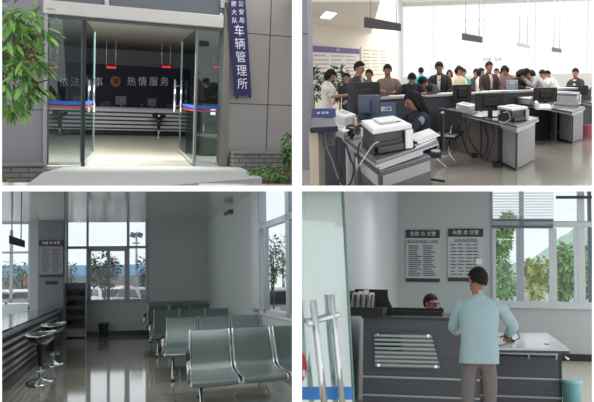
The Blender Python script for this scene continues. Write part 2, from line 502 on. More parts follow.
# ------------------------------------------------------------------ white dividing walls between the four rooms
def cone_wall(name, px0, px1, py0, py1, y0, y1):
    mb = MB(); q = lambda px, py, y: CAM+Vector(((px-297)/F*y, y, (201-py)/F*y))
    mb.hull8([q(px0, py1, y0), q(px1, py1, y0), q(px1, py0, y0), q(px0, py0, y0)],
             [q(px0, py1, y1), q(px1, py1, y1), q(px1, py0, y1), q(px0, py0, y1)])
    o = bpy.data.objects.new(name, _mesh(name, mb, DIV)); COL.objects.link(o); o['kind'] = 'structure'
cone_wall('trim_1', 292, 302, -12, 418, 6.4, 9)
cone_wall('trim_2', -12, 606, 185.6, 191.4, 6.3, 13)
cone_wall('trim_3', -12, 2, -12, 418, 6.5, 7.2)
cone_wall('trim_4', 592, 606, -12, 418, 6.5, 7.2)

# ================================================================== PLACE 1: glass entrance seen from outside
use(P1); G = P1.G; D = P1.D
Yf = (G(46, 171).y+G(224, 163).y)/2
GREYP = mat('grey_wall_panel', (140, 136, 143), .45, var=.05, scale=1.5)
GREYP2 = mat('grey_wall_panel_warm', (150, 147, 146), .45, var=.05, scale=1.5)
JOINT = mat('panel_joint_dark', (70, 68, 72), .8)
BRICK = tiled('split_stone_brick', (132, 132, 128), (80, 80, 80), .34, .1, .012, .8, .5, axes='xz', jitter=.15, bump=.6)
def front_wall(name, px0, px1, py0, py1, m):
    mb = MB(); slab(mb, px0, px1, py0, py1, Yf, .35); return struct(name, mb, m)
wl = front_wall('wall_left', -12, 44.5, -14, 167, GREYP)
wr = front_wall('wall_right', 229.5, 300, -14, 157, GREYP2)
j = MB()
slab(j, -12, 44.5, 108.7, 109.5, Yf-.004, .02); struct('panel_joint', j, JOINT, wl)
for (a, b, c, d) in ((229.5, 300, 34.2, 35), (229.5, 300, 104.2, 105), (268.6, 269.4, -14, 155)):
    j = MB(); slab(j, a, b, c, d, Yf-.004, .02); struct('panel_joint', j, JOINT, wr)
for nm, a, b, c in (('wall_left_plinth', -12, 42, 165.5), ('wall_right_plinth', 231, 300, 153.5)):
    mb = MB(); x0, x1, z0, z1 = RX(a, b, c, 186, Yf-.12); mb.bb(x0, x1, Yf-.22, Yf+.1, -.47, z1)
    o = struct('wall_plinth', mb, BRICK, wl if a < 0 else wr)
    cp = MB(); cp.bb(x0, x1, Yf-.26, Yf+.1, z1, z1+.05); struct('ledge', cp, mat('ledge_stone', (140, 138, 134), .7), o.parent)
# entrance platform
STONE = mat('pale_granite', (184, 184, 182), .6, var=.12, scale=22)
pl = MB()
poly = [G(43, 172.5), G(23, 187.5), G(100, 187.5), G(150, 187), G(262, 177.5), G(231, 163), G(200, 160), G(90, 160)]
cutz = lambda p, lo: Vector((p.x, p.y, max(lo, P1.zrow(p.x, p.y, 188.5))))
n_ = len(poly); pl.add([cutz(p, -.8) if P1.pix((p.x, p.y, 0))[1] < 188 else Vector((p.x, p.y, -.01)) for p in poly]+[Vector(p) for p in poly], [tuple(range(n_))[::-1], tuple(range(n_, 2*n_))]+[(i, (i+1) % n_, n_+(i+1) % n_, n_+i) for i in range(n_)])
st = struct('floor_entrance_step', pl, STONE)
g1 = MB(); q = [D(-10, 93, Yf-1.4), D(291, 93, Yf-1.4), D(291, 93, Yf), D(-12, 93, Yf)]
for v in q: v.z = max(-.47, P1.zrow(v.x, v.y, 187.6))
g1.prism(q, .02); struct('floor_ground', g1, mat('paving_grey', (120, 120, 116), .9))
# interior shell
Yc = G(125, 135.5).y; Yb = Yc*1.16; HC = 3.5
def wallq(px0, y0, px1, y1, z0, z1, th=.15):
    a = D(px0, 93, y0); b = D(px1, 93, y1); a.z = b.z = z0; u = (b-a).normalized(); n = Vector((-u.y, u.x, 0))*th
    return MB().prism([a, b, b+n, a+n], z1-z0)
def floorpoly(z0, z1, e=0):
    q = [D(6, 93, Yf+.05), D(292, 93, Yf+.05), D(262, 93, Yb+.1), D(6, 93, Yb+.1)]
    return MB().prism([Vector((v.x, v.y, z0)) for v in q], z1-z0)
struct('floor', floorpoly(-.3, 0), tiled('beige_floor_tiles', (222, 214, 194), (196, 188, 170), 1.2, 2.4, .012, .22, axes='xy', jitter=.02))
struct('ceiling', floorpoly(HC, HC+.2), mat('ceiling_grey', (168, 168, 166), .6))
INW = mat('inner_wall_grey', (150, 150, 150), .8)
struct('wall_left', wallq(6, Yf+.35, 6, Yb, -.3, HC), INW)
struct('wall_right', wallq(290, Yf+.35, 262, Yb, -.3, HC), INW)
struct('wall_back', wallq(5, Yb, 264, Yb, -.3, HC+.2), mat('inner_wall_dark', (92, 92, 98), .7))
# aluminium frame of the shop front
ff = thing('entrance_frame', 'silver aluminium frame around the glass entrance below the upper windows', 'door frame', Vector((D(135, 170, Yf).x, Yf, 0)))
def fpart(name, px0, px1, py0, py1, m=ALU, y=Yf-.05, dy=.22, bev=.012):
    mb = MB(); slab(mb, px0, px1, py0, py1, y, dy); return obj(name, mb, m, ff, bevel=bev)
LJ = mat('jamb_aluminium', (168, 170, 172), .35, .5)
fpart('jamb', 43.5, 47.5, 8, 172, LJ); fpart('jamb', 222.5, 229.5, 8, 166, mat('jamb_bronze', (138, 134, 128), .4, .4))
hb = MB(); slab(hb, 43.5, 224, 7.5, 20.5, Yf-.12, .3); obj('header_beam', hb, mat('header_satin', (206, 204, 200), .4, .35), ff, bevel=.015)
fpart('mullion', 104.8, 109.3, -14, 7.5, y=Yf-.03)
fpart('jamb', 44, 48, -14, 8, y=Yf-.03); fpart('jamb', 221, 225, -14, 8, y=Yf-.03)
for a, b in ((48, 104.8), (109.3, 221)):
    mb = MB(); slab(mb, a, b, -14, 16, Yf+.03, .02); obj('upper_pane', mb, mat('pane_reflection_grey', (112, 116, 124), .25, .0, spec=.25), ff)  # opaque grey stands in for what the glass reflects
fpart('top_rail', 47.5, 222.5, 20.5, 24.5, mat('rail_dark', (95, 96, 98), .4, .5), y=Yf)
fpart('threshold', 46, 226, 168.5, 170.5, mat('threshold_steel', (170, 170, 168), .3, .6), y=Yf, dy=.1)
GL = glass('door_glass', (214, 222, 222), .06)
BLUE = mat('blue_band_film', (38, 98, 196), .5); RED = mat('red_band_film', (196, 52, 58), .5)
def pane(label, p0, p1, ztop, zbot, hinge=None, sticks=(), bandrows=(99.2, 103.2, 104.2, 105.8)):
    """glass sheet standing between two ground points"""
    p0, p1 = Vector(p0), Vector(p1); u = (p1-p0).normalized(); n = Vector((-u.y, u.x, 0))
    t = thing('glass_door' if hinge else 'glass_panel', label, 'door' if hinge else 'window', (p0+p1)/2)
    mb = MB(); q = [p0-n*.012, p1-n*.012, p1+n*.012, p0+n*.012]
    mb.prism([Vector((v.x, v.y, zbot)) for v in q], ztop-zbot); obj('glass', mb, GL, t)
    for nm, m, za, zb in (('blue_band', BLUE, .99*1.31, 1.40-.03), ('red_band', RED, 1.235, 1.27)):
        b = MB(); q = [p0-n*.016, p1-n*.016, p1+n*.016, p0+n*.016]
        b.prism([Vector((v.x, v.y, za)) for v in q], zb-za); obj(nm, b, m, t)
    for nm, p in (('edge_strip', p0), ('edge_strip', p1)):
        b = MB(); b.box((p.x, p.y, (ztop+zbot)/2), (.035, .035, ztop-zbot)); obj(nm, b, mat('glass_edge', (84, 98, 94), .7), t)
    b = MB(); b.prism([Vector((v.x, v.y, zbot)) for v in [p0-n*.025, p1-n*.025, p1+n*.025, p0+n*.025]], .06); obj('bottom_rail', b, ALU, t)
    return t, u, n
zt = D(135, 23, Yf).z
a0 = D(47.5, 170, Yf+.08); a0.z = 0; a1 = D(81, 170, Yf+.08); a1.z = 0
pane('fixed glass side panel left of the open entrance, a bar stool seen behind it', a0, a1, zt, .03)
b0 = D(194.5, 166, Yf+.08); b0.z = 0; b1 = D(222.5, 166, Yf+.08); b1.z = 0
pane('fixed glass side panel right of the entrance with a dark cabinet behind', b0, b1, zt, .03)
post = MB(); post.box((a1.x+.03, a1.y, zt/2), (.06, .08, zt)); solo('door_post', post, mat('post_black', (40, 42, 46), .4), 'slim dark post between the left glass panel and the open door leaf', 'post')
post = MB(); post.box((b0.x-.02, b0.y, zt/2), (.045, .06, zt)); solo('door_post', post, mat('post_grey', (120, 122, 124), .4), 'slim grey post between the right glass panel and the open door leaf', 'post')
d0 = D(83.5, 169.8, Yf+.1); d0.z = 0; d1 = G(93, 155); d1.z = 0
e0 = D(193.5, 165, Yf+.1); e0.z = 0; e1 = G(179.5, 152.5); e1.z = 0
for lab, p0, p1, hx in (('left glass door leaf swung open inwards with tall bar handles', d0, d1, (89.3, 94.2)), ('right glass door leaf swung open inwards with tall bar handles', e0, e1, (175.2, 181.6))):
    t, u, n = pane(lab, p0, p1, zt, .04, True)
    for k, hp in enumerate(hx):
        Y = p0.lerp(p1, .75).y-(.25 if k == 0 else -.1)-(.3 if k == 0 and hx[0] < 100 else 0)
        c0, c1 = D(hp, 79.5, Y), D(hp, 112, Y)
        mb = MB(); mb.tube([Vector((c0.x, Y, c1.z)), Vector((c0.x, Y, c0.z))], .032, 10)
        h = obj('handle', mb, CHROME, t)
    hY = p0.lerp(p1, .75).y
    for r_ in (86, 106):
        mb = MB(); q0 = D(hx[0], r_, hY-.25); q1 = D(hx[1], r_, hY+.1); mb.tube([q0, q1], .014, 8); obj('handle_bracket', mb, CHROME, t)
# counter inside
ct = thing('reception_counter', 'long striped steel reception counter seen through the glass entrance', 'counter', D(120, 136, Yc))
x0, x1, z0, z1 = RX(40, 214, 108, 136.5, Yc); zc = z1
mb = MB(); mb.bb(x0, x1, Yc, Yc+1.2, 0.2, z1-.04); obj('body', mb, mat('counter_steel', (190, 192, 196), .4, .3), ct)
mb = MB(); mb.bb(x0-.03, x1+.03, Yc-.05, Yc+1.3, z1-.04, z1+.02); obj('countertop', mb, mat('counter_top_pale', (150, 155, 160), .3), ct, bevel=.01)
mb = MB(); mb.bb(x0, x1, Yc+.12, Yc+1.1, 0, .2); obj('plinth', mb, BLACK, ct)
for k in range(5):
    zz = .24+k*(z1-.30)/5; mb = MB(); mb.bb(x0, x1, Yc-.012, Yc+.03, zz, zz+(z1-.30)/5*.42); obj('stripe', mb, mat('counter_stripe_dark', (48, 50, 58), .5), ct)
# name board at the back with lettering and badge
bx0, bx1, bz0, bz1 = RX(30, 190, 64.5, 112, Yb-.12)
bd = thing('slogan_board', 'dark navy slogan wall board with pale characters and round gold badge', 'sign', D(110, 97, Yb-.1))
mb = MB(); mb.bb(bx0, bx1, Yb-.1, Yb-.02, bz0, bz1); obj('board', mb, mat('navy_board', (22, 24, 44), .6), bd)
LET = mat('letter_silver', (215, 216, 226), .5)
for ch, px in zip('依法办事', (64, 75, 88, 98.5)):
    mb = MB(); text_into(mb, ch, (.42*Yb/38), D(px, 82.5, Yb-.13)); obj('character', mb, LET, bd)
for ch, px in zip('热情服务', (131.5, 142.5, 153.5, 164.5)):
    mb = MB(); text_into(mb, ch, (.42*Yb/38), D(px, 82, Yb-.13)); obj('character', mb, LET, bd)
mb = MB(); c = D(115.5, 81.5, Yb-.14)
mb.lathe([(.0, 0), (.24, 0), (.25, .015), (.2, .03)], (0, 0, 0), 20); mb.v = [c+Vector((v.x, -v.z, v.y)) for v in mb.v]
bg = obj('badge', mb, mat('badge_gold', (170, 120, 60), .4, .3), bd, label='round gold badge')
mb = MB(); mb.prism([c+Vector((.12*math.cos(a), -.05, .13*math.sin(a)+.02)) for a in [PI*2*k/10 for k in range(10)]], Vector((0, .01, 0))); obj('emblem', mb, mat('badge_red', (120, 50, 40), .5), bg)
mb = MB(); mb.tube([c+Vector((.2*math.cos(a), -.045, .2*math.sin(a)-.02)) for a in [math.radians(x) for x in range(200, 341, 20)]], .03, 6); obj('wreath', mb, mat('badge_gold', (170, 120, 60)), bg)
# red LED displays hanging
LED = emit('led_red', (240, 36, 40), 1.0)
for px0, px1, py, Y, lab in ((49, 58.5, 67.5, Yc-1, 'hanging red LED display leftmost of the four behind the glass'), (105.5, 117, 67.5, Yc-1, 'hanging red LED display above the gold badge'),
                        (161, 171.5, 67, Yc-1, 'hanging red LED display beside the right door leaf'), (213, 222, 67.2, Yc-1, 'hanging red LED display behind the right glass panel')):
    x0, x1, z0, z1 = RX(px0, px1, py-2.2, py+2, Y)
    t = thing('led_display', lab, 'display', ((x0+x1)/2, Y, z0), 0, 'red displays inside the entrance')
    mb = MB(); mb.bb(x0, x1, Y, Y+.08, z0, z1); obj('housing', mb, BLACK, t)
    mb = MB(); text_into(mb, '888', .13, ((x0+x1)/2, Y-.01, (z0+z1)/2), bold=.004)
    mb = MB()
    for q in range(5): mb.bb(x0+(x1-x0)*(.1+q*.17), x0+(x1-x0)*(.22+q*.17), Y-.012, Y, z0+.045, z1-.045)
    obj('lit_digits', mb, LED, t)
    for e in (x0+.04, x1-.04):
        mb = MB(); mb.tube([(e, Y+.04, z1), (e, Y+.04, HC)], .012, 6); obj('hanging_rod', mb, ALU, t)
# stools in front of that counter
def stool_kit(name, label, group, s=1.0, K=1.0):
    t = thing(name, label, 'stool', (0, 0, 0), 0, group)
    b = MB(); b.lathe([(.0, .0), (.20, .0), (.205, .012), (.15, .028), (.05, .05), (.028, .07)], n=28, sy=K); obj('base', b, CHROME, t)
    b = MB(); b.lathe([(.026, .06), (.026, .30)], n=14, sy=K); obj('gas_column', b, CHROME, t)
    b = MB(); b.lathe([(.036, .24), (.044, .28), (.058, .50), (.085, .58)], n=16, sy=K); obj('column_cover', b, BLACK, t)
    b = MB(); nu = 28; prof = [(.05, .555, .0), (.13, .575, .01), (.195, .625, .02), (.222, .70, .04), (.212, .705, .04), (.175, .655, .02), (.10, .62, .01), (.0, .61, 0)]
    vs = []
    for (r_, z_, lift) in prof:
        for k in range(nu):
            a = 2*PI*k/nu; back = max(0, math.cos(a))**1.5
            vs.append((r_*math.cos(a), r_*math.sin(a)*K, z_+lift*back*1.1))
    fs = [(i*nu+k, i*nu+(k+1) % nu, (i+1)*nu+(k+1) % nu, (i+1)*nu+k) for i in range(len(prof)-1) for k in range(nu)]
    b.add(vs, fs, True); obj('seat', b, mat('gloss_black_seat', (16, 16, 26), .12, coat=.5), t)
    b = MB(); b.tube([(.218*math.cos(a), .218*math.sin(a)*K, .703+.04*1.1*max(0, math.cos(a))**1.5) for a in [2*PI*k/28 for k in range(29)]], .008, 6, False); obj('rim', b, CHROME, t)
    b = MB(); b.tube([(.13*math.cos(a), .0+.13*math.sin(a)*K, .2) for a in [math.radians(x) for x in range(-150, -29, 12)]]+[(.0, 0, .28)], .010, 8); obj('footrest', b, CHROME, t)
    return t
s0 = stool_kit('bar_stool', 'black bucket bar stool seen behind the left fixed glass panel', 'bar stools inside the entrance')
p = D(60, 136, Yc-1.0); place(s0, (p.x, p.y, 0), PI/2, 1.22)
p = D(158.5, 138, Yc-1.2); dup(s0, (p.x, p.y, 0), PI/2, 'black bucket bar stool between the open glass door leaves', sc=1.2)
# things on the counter
def monitor_kit(name, label, w, h, body=BLACK, group=None, deep=.05, K=1.0, back=True):
    """screen faces +y (its back turned to us) when back=True"""
    t = thing(name, label, 'monitor', (0, 0, 0), 0, group); s = 1 if back else -1
    z = .10
    b = MB(); b.box((0, 0, z+h/2), (w, deep, h)); obj('housing', b, body, t, bevel=.012)
    b = MB(); b.box((0, s*(deep/2+.003), z+h/2), (w*.93, .006, h*.9)); obj('screen', b, mat('screen_glass', (30, 34, 44), .15), t)
    b = MB(); b.hull8([(-w*.28, -s*deep*.5, z+h*.2), (w*.28, -s*deep*.5, z+h*.2), (w*.28, -s*deep*.5, z+h*.85), (-w*.28, -s*deep*.5, z+h*.85)],
                      [(-w*.2, -s*(deep*.5+.04*K), z+h*.28), (w*.2, -s*(deep*.5+.04*K), z+h*.28), (w*.2, -s*(deep*.5+.04*K), z+h*.78), (-w*.2, -s*(deep*.5+.04*K), z+h*.78)])
    obj('back_cover', b, body, t, bevel=.006)
    b = MB(); b.box((0, -s*.03, z*.5+.04), (.07, .04, z+.12)); obj('neck', b, body, t)
    b = MB(); b.lathe([(0, 0), (.13, 0), (.125, .014), (.03, .022)], n=20, sy=.8*K); obj('foot', b, body, t)
    return t
def on1(px, dy): v = D(px, 100, Yc+dy); return (v.x, v.y, zc+.02)
m1 = monitor_kit('monitor', 'pale monitor on the striped counter under the gold badge', .42, .32, mat('monitor_grey', (90, 94, 104), .5), 'monitors on the entrance counter', K=2)
place(m1, on1(121, .5), 0, 1.0)
for px, lab in ((78, 'dark monitor on the striped counter behind the left door handles'), (152, 'dark monitor on the striped counter left of the right door handles'), (196, 'dark monitor at the right end of the striped counter')):
    dup(m1, on1(px, .7), .2, lab, sc=.9)
for i, (px, w_, h_, lab) in enumerate(((101, .22, .16, 'small dark device on the counter left of the pale monitor'), (108, .2, .22, 'upright dark document holder on the counter near the badge'), (134, .3, .14, 'low dark telephone on the counter right of the pale monitor'),
                      (142, .16, .24, 'dark pen cup on the counter under the right slogan'), (169, .3, .18, 'dark box on the counter beside the right door leaf'), (62, .3, .16, 'low dark box on the counter behind the left glass panel'))):
    c = on1(px, .35); b = MB()
    if 'cup' in lab: b.lathe([(.06, 0), (.07, .14), (.062, .14), (.055, .02)], c, 12); [b.tube([Vector(c)+Vector((q*.03, 0, .03)), Vector(c)+Vector((q*.06, 0, h_))], .01, 5) for q in (-1, 0, 1)]
    elif 'telephone' in lab: b.hull8([Vector(c)+Vector(q) for q in ((-w_/2, -.1, 0), (w_/2, -.1, 0), (w_/2, .15, 0), (-w_/2, .15, 0))], [Vector(c)+Vector(q) for q in ((-w_/2, -.1, .04), (w_/2, -.1, .04), (w_/2, .15, .1), (-w_/2, .15, .1))]); b.tube([Vector(c)+Vector((-w_*.4, -.08, .10)), Vector(c)+Vector((-w_*.4, .1, .14))], .03, 8)
    elif 'holder' in lab:
        for q in range(3): b.box(Vector(c)+Vector((0, q*.06, h_/2-.01*q)), (w_, .02, h_-.02*q))
        b.box(Vector(c)+Vector((0, .06, .01)), (w_, .2, .02))
    else: b.box(Vector(c)+Vector((0, 0, h_/2)), (w_, .25, h_)); b.box(Vector(c)+Vector((0, -.13, h_*.6)), (w_*.8, .02, h_*.2))
    solo(('device', 'document_holder', 'telephone', 'pen_cup', 'box', 'box')[i], b, DARK, lab, ('device', 'holder', 'telephone', 'cup', 'box', 'box')[i], bevel=.005)
# dark cabinet behind right pane
cb = G(211, 156); x0, x1, z0, z1 = RX(200.5, 222, 104, 156, cb.y)
t = thing('dark_cabinet', 'tall dark glossy cabinet behind the right fixed glass panel', 'cabinet', ((x0+x1)/2, cb.y, 0))
b = MB(); b.bb(x0, x1, cb.y, cb.y+1.0, 0, z1); obj('body', b, mat('cabinet_dark', (50, 52, 50), .3, var=.5, scale=9), t, bevel=.02)
b = MB(); b.bb(x0+.04, x1-.04, cb.y-.02, cb.y, .05, z1-.05); obj('door', b, mat('cabinet_door_dark', (62, 66, 62), .3, var=.5, scale=12), t, bevel=.01)
b = MB(); b.bb(x0+.06, x0+.08, cb.y-.05, cb.y-.02, z1*.45, z1*.6); obj('handle', b, ALU, t)
b = MB(); slab(b, 210.5, 215.5, 108, 115, cb.y-.05, .01); solo('paper_notice', b, PAPER, 'small white notice on the dark cabinet behind right glass', 'notice')
# vertical name sign on the right wall
sg = thing('vertical_name_sign', 'tall navy sign with white characters on the grey wall', 'sign', D(241, 96, Yf-.1))
tl, tr, br, bl = (227.6, -14), (244.5, -14), (251.6, 95.5), (234.3, 96.5)
def q1(u, v, y):
    px = (tl[0]*(1-u)+tr[0]*u)*(1-v)+(bl[0]*(1-u)+br[0]*u)*v; py = tl[1]*(1-v)+(bl[1]*(1-u)+br[1]*u)*v
    return D(px, py, y)
b = MB(); b.hull8([q1(0, 1, Yf-.12), q1(1, 1, Yf-.12), q1(1, 0, Yf-.12), q1(0, 0, Yf-.12)], [q1(0, 1, Yf-.02)+Vector((0, 0, 0)), q1(1, 1, Yf-.02), q1(1, 0, Yf-.02), q1(0, 0, Yf-.02)])
obj('board', b, mat('sign_navy', (36, 34, 88), .45), sg)
SW = mat('sign_white', (238, 240, 250), .5)
for ch, v in zip('车辆管理所', (.412, .532, .652, .775, .895)):
    b = MB(); o = q1(.52, v, Yf-.135); d_ = (q1(.5, 0, Yf-.135)-q1(.5, 1, Yf-.135)).normalized(); ex = Vector((1, 0, .0))
    text_into(b, ch, .27, o, Vector((1, 0, .03)), d_); obj('character', b, SW, sg)
for col, u in (('警察大队', .29), ('县公安局', .72)):
    for ch, v in zip(col, (.085, .165, .24, .315)):
        b = MB(); o = q1(u, v, Yf-.135); text_into(b, ch, .138, o); obj('character', b, SW, sg)
for q in ((237, 97.6), (250, 96.5)):
    b = MB(); b.ball(D(q[0], q[1], Yf-.10), .035, 8, 6); obj('fixing_bolt', b, DARK, sg)
# plants
LG = leafmats('entrance', (104, 148, 70))
def leafy(label, cat, name, cl, base, trunk, n, L, W, lm, seed):
    t = thing(name, label, cat, base)
    tm = MB()
    for (px, py, rx, rz, ry, Y) in cl:
        e = D(px, py, Y); tm.tube([trunk, trunk.lerp(e, .5)+Vector((0, 0, .15)), e], [.04, .025, .008], 6)
    tm.tube([Vector(base), trunk], [.07, .05], 8)
    obj('branches', tm, mat('bark_green', (92, 96, 60), .8), t)
    fm = MB()
    for i, (px, py, rx, rz, ry, Y) in enumerate(cl):
        leaves(fm, D(px, py, Y), (rx, ry, rz), n, L, W, .55, seed+i)
    obj('foliage', fm, lm, t, weld=False)
    return t
Yt = Yf-3.5; gb = D(-3, 150, Yt); gb.z = -.6; tk = D(-3, 60, Yt)
leafy('leafy green tree branches with long pointed leaves hanging beside the entrance', 'tree', 'tree', [(18, 12, .3, .2, .4, Yt), (8, 32, .25, .35, .4, Yt), (32, 16, .38, .22, .4, Yt), (24, 60, .28, .2, .4, Yt), (10, 60, .3, .3, .4, Yt), (40, 64, .16, .16, .3, Yt),
                      (16, 84, .3, .25, .4, Yt), (6, 95, .22, .35, .4, Yt), (30, 90, .2, .15, .3, Yt), (14, 105, .3, .2, .3, Yt), (44, 35, .18, .14, .3, Yt)], gb, tk, 36, .28, .09, LG, 3)
pc = D(29, 45, Yf-.35)
t = thing('planter', 'wall planter of red and green variegated leaves behind the branches', 'planter', pc)
b = MB(); slab(b, 16, 40, 50, 60, Yf-.35, .3); obj('box', b, mat('planter_dark', (96, 92, 62), .8), t)
fm = MB(); leaves(fm, pc, (.27, .2, .32), 150, .14, .07, .2, 91, .1); obj('foliage', fm, [mat('leaf_croton_a', (120, 130, 60), .6), mat('leaf_croton_b', (166, 110, 60), .6), mat('leaf_croton_c', (84, 100, 50), .6)], t, weld=False)
GB = leafmats('bush', (84, 128, 66))
for lab, cl, n, L, W in (('leafy bush at the right edge beside the brick plinth', [(290, 143, .2, .28, .2, Yf-1.2), (289, 155, .16, .2, .2, Yf-1.2)], 130, .13, .06),
                   ('low green fern growing beside the right end of the entrance step', [(258, 172, .18, .12, .2, Yf-2.2), (266, 169, .15, .14, .2, Yf-2)], 50, .18, .05),
                   ('low green fern beside the right brick plinth near the corner', [(276, 173, .28, .10, .2, Yf-2.4), (284, 174, .2, .10, .2, Yf-2.4)], 50, .17, .05)):
    c = D(cl[0][0], cl[0][1], cl[0][5]); base = Vector((c.x, c.y, max(-.45, P1.zrow(c.x, c.y, 187.5)))); leafy(lab, 'plant', 'shrub', cl, base, Vector((c.x, c.y, base.z+.12)), n, L, W, GB, 55)
b = MB(); b.bb(D(240, 180, Yf-.4).x, D(300, 180, Yf).x, Yf-.9, Yf-.3, -.47, -.42); struct('floor_planting_bed', b, mat('red_earth', (134, 92, 74), .95, var=.2, scale=12))
b = MB(); slab(b, 246, 300, 170, 186, Yf-.3, .06); struct('wall_red_brick', b, tiled('red_brick', (136, 92, 74), (104, 84, 74), .3, .08, .012, .85, .5, axes='xz', jitter=.2), None)
t = leafy('small green shoot at the foot of the left brick plinth', 'plant', 'shrub', [(5, 184, .1, .12, .1, Yf-.6)], D(5, 190, Yf-.6), D(5, 187, Yf-.6), 26, .14, .05, GB, 77)
lamp('fill_light_1', (D(135, 60, Yf+.5).x, Yf+.5, HC-.07), 5.5, .3, 1500, rx=math.radians(60))  # added strip tucked behind the header, only to brighten the interior
# ================================================================== PLACE 2: busy office hall
use(P2); G = P2.G; D = P2.D
def grd(p, row=188.4):              # bottom of things cropped by the front sill: they stand on it
    return Vector((p[0], p[1], max(0.0, P2.zrow(p[0], p[1], row))))
def para(C, R, L, z):               # front corner, right corner, left corner picked on height z
    c, r, l = G(*C, z), G(*R, z), G(*L, z)
    return [c, r, r+l-c, l]
def to(q, z): return [Vector((p.x, p.y, z)) for p in q]
def shrink(q, k):
    m = sum(q, Vector((0, 0, 0)))/len(q); return [m+(p-m)*k for p in q]
def blk(mb, q, z0, z1): return mb.prism(to(q, z0), z1-z0)
def cut_blk(mb, q, z1):             # block down to the floor (or the sill)
    return mb.hull8([grd(p) for p in q], to(q, z1))
def face(mb, a, b, u0, u1, z0, z1, out):   # thin plate on a vertical face from a to b
    a, b = Vector((a.x, a.y, 0)), Vector((b.x, b.y, 0)); d = b-a; n = Vector((d.y, -d.x, 0)).normalized()*out
    p, q = a+d*u0, a+d*u1
    mb.hull8([p+Vector((0, 0, z0)), q+Vector((0, 0, z0)), q+n+Vector((0, 0, z0)), p+n+Vector((0, 0, z0))],
             [p+Vector((0, 0, z1)), q+Vector((0, 0, z1)), q+n+Vector((0, 0, z1)), p+n+Vector((0, 0, z1))]); return mb
CEIL2 = 5.0; YB2 = 52.0
FL2 = tiled('glossy_hall_tiles', (192, 186, 174), (180, 174, 162), 1.0, 3.0, .006, .13, jitter=.03, spec=.6)
b = MB(); b.prism([Vector((v.x, v.y, -.02)) for v in (D(298, 64, 12.0), D(594, 64, 12.0), D(640, 64, YB2), D(298, 64, YB2))], .02); struct('floor', b, FL2)
b = MB(); b.prism([Vector((v.x, v.y, CEIL2)) for v in (D(298, 64, 14), D(600, 64, 14), D(640, 64, YB2), D(298, 64, YB2))], .15)
struct('ceiling', b, tiled('ceiling_strips', (236, 233, 230), (205, 202, 200), .5, 60, .01, .3))
# bright back: full-height glazing with slim white mullions above a low wall
b = MB(); xa, xb = D(384, 64, YB2).x, D(640, 64, YB2).x; b.bb(xa, xb, YB2, YB2+.2, -.15, .9); wb2 = struct('wall_back', b, WHITE)
b = MB(); b.bb(xa, xb, YB2, YB2+.2, 4.85, CEIL2+.1); struct('wall_back', b, WHITE)
wn = sempty('window_1'); 
b = MB()
for k in range(6): b.bb(xa+(xb-xa)*k/5-.015, xa+(xb-xa)*k/5+.015, YB2, YB2+.05, .9, 4.85)
obj('window_frame', b, mat('white_frame', (250, 250, 250), .5), wn)
b = MB(); b.bb(xa, xb, YB2+.12, YB2+.13, .9, 4.85); obj('glass', b, glass('pale_glass', (252, 252, 252), .05), wn)
# left side wall with notices, low soffit in front of it
Wl0, Wl1 = D(296, 64, 24.0), D(388, 64, 40.0)
def side(mb, u0, u1, z0, z1, th, off=0.0):
    d = (Wl1-Wl0); d.z = 0; n = Vector((d.y, -d.x, 0)).normalized()
    a, c = Wl0+d*u0+n*off, Wl0+d*u1+n*off
    q = [Vector((v.x, v.y, z0)) for v in (a, c, c+n*th, a+n*th)]; mb.prism(q, z1-z0); return mb
CREAM = mat('cream_wall', (226, 218, 206), .8)
struct('wall_left', side(MB(), .03, 1.0, -.02, CEIL2, -.2), CREAM)
b = MB(); a = D(388, 64, 40); b.bb(a.x-.1, a.x+.1, 40, YB2, -.1, CEIL2); struct('wall_left_far', b, WHITE)
b = MB(); b.prism([G(299, 2, 2.85), G(380, 2, 2.85), G(371, 33.5, 2.85), G(300, 22, 2.85)], .6); struct('ceiling_soffit', b, mat('soffit_white', (232, 226, 218), .7))
def u_of(px):      # parameter on the side wall for an image column
    lo, hi = -.3, 1.2
    for _ in range(30):
        m = (lo+hi)/2; v = Wl0+(Wl1-Wl0)*m
        if P2.pix((v.x, v.y, 1.6))[0] < px: lo = m
        else: hi = m
    return lo
def zat(u, row): v = Wl0+(Wl1-Wl0)*u; return P2.zrow(v.x, v.y, row)
def notice(label, px0, px1, r0, rh, r1, hdr, body, rows=9):
    u0, u1 = u_of(px0), u_of(px1); um = (u0+u1)/2; v = Wl0+(Wl1-Wl0)*um
    zt_, zh, zb_ = zat(um, r0), zat(um, rh), zat(um, r1)
    t = thing('notice_board', label, 'notice board', (v.x, v.y, zb_))
    obj('panel', side(MB(), u0, u1, zb_, zt_, .05, .01), body, t)
    if hdr: 
        h = obj('header', side(MB(), u0, u1, zh, zt_, .02, .06), hdr, t)
        b = MB(); d = (Wl1-Wl0).normalized(); d.z = 0; n = Vector((d.y, -d.x, 0)).normalized()
        text_into(b, '永胜 ◎ 车管', (zt_-zh)*.62, Vector((v.x, v.y, (zt_+zh)/2))+n*.09, d); obj('lettering', b, PAPER, h)
    b = MB()
    rn = random.Random(px0)
    for k in range(rows):
        z = zh-(zh-zb_)*(k+.8)/(rows+1)
        for c in range(3): side(b, u0+(u1-u0)*(.06+.31*c), u0+(u1-u0)*(.06+.31*c+.2+.08*rn.random()), z-.02, z+.02, .004, .061)
    obj('text_lines', b, mat('faint_text', (168, 166, 170), .8), t)
notice('white notice board with purple header on the left wall of the hall', 308, 357.5, 47.5, 53, 92, mat('purple_header', (88, 62, 140), .6), mat('board_white', (222, 216, 210), .7))
notice('pale yellow-white notice sheet right of the purple-headed board', 360, 386, 48, 48.5, 74, None, mat('board_cream', (226, 224, 208), .7), 7)
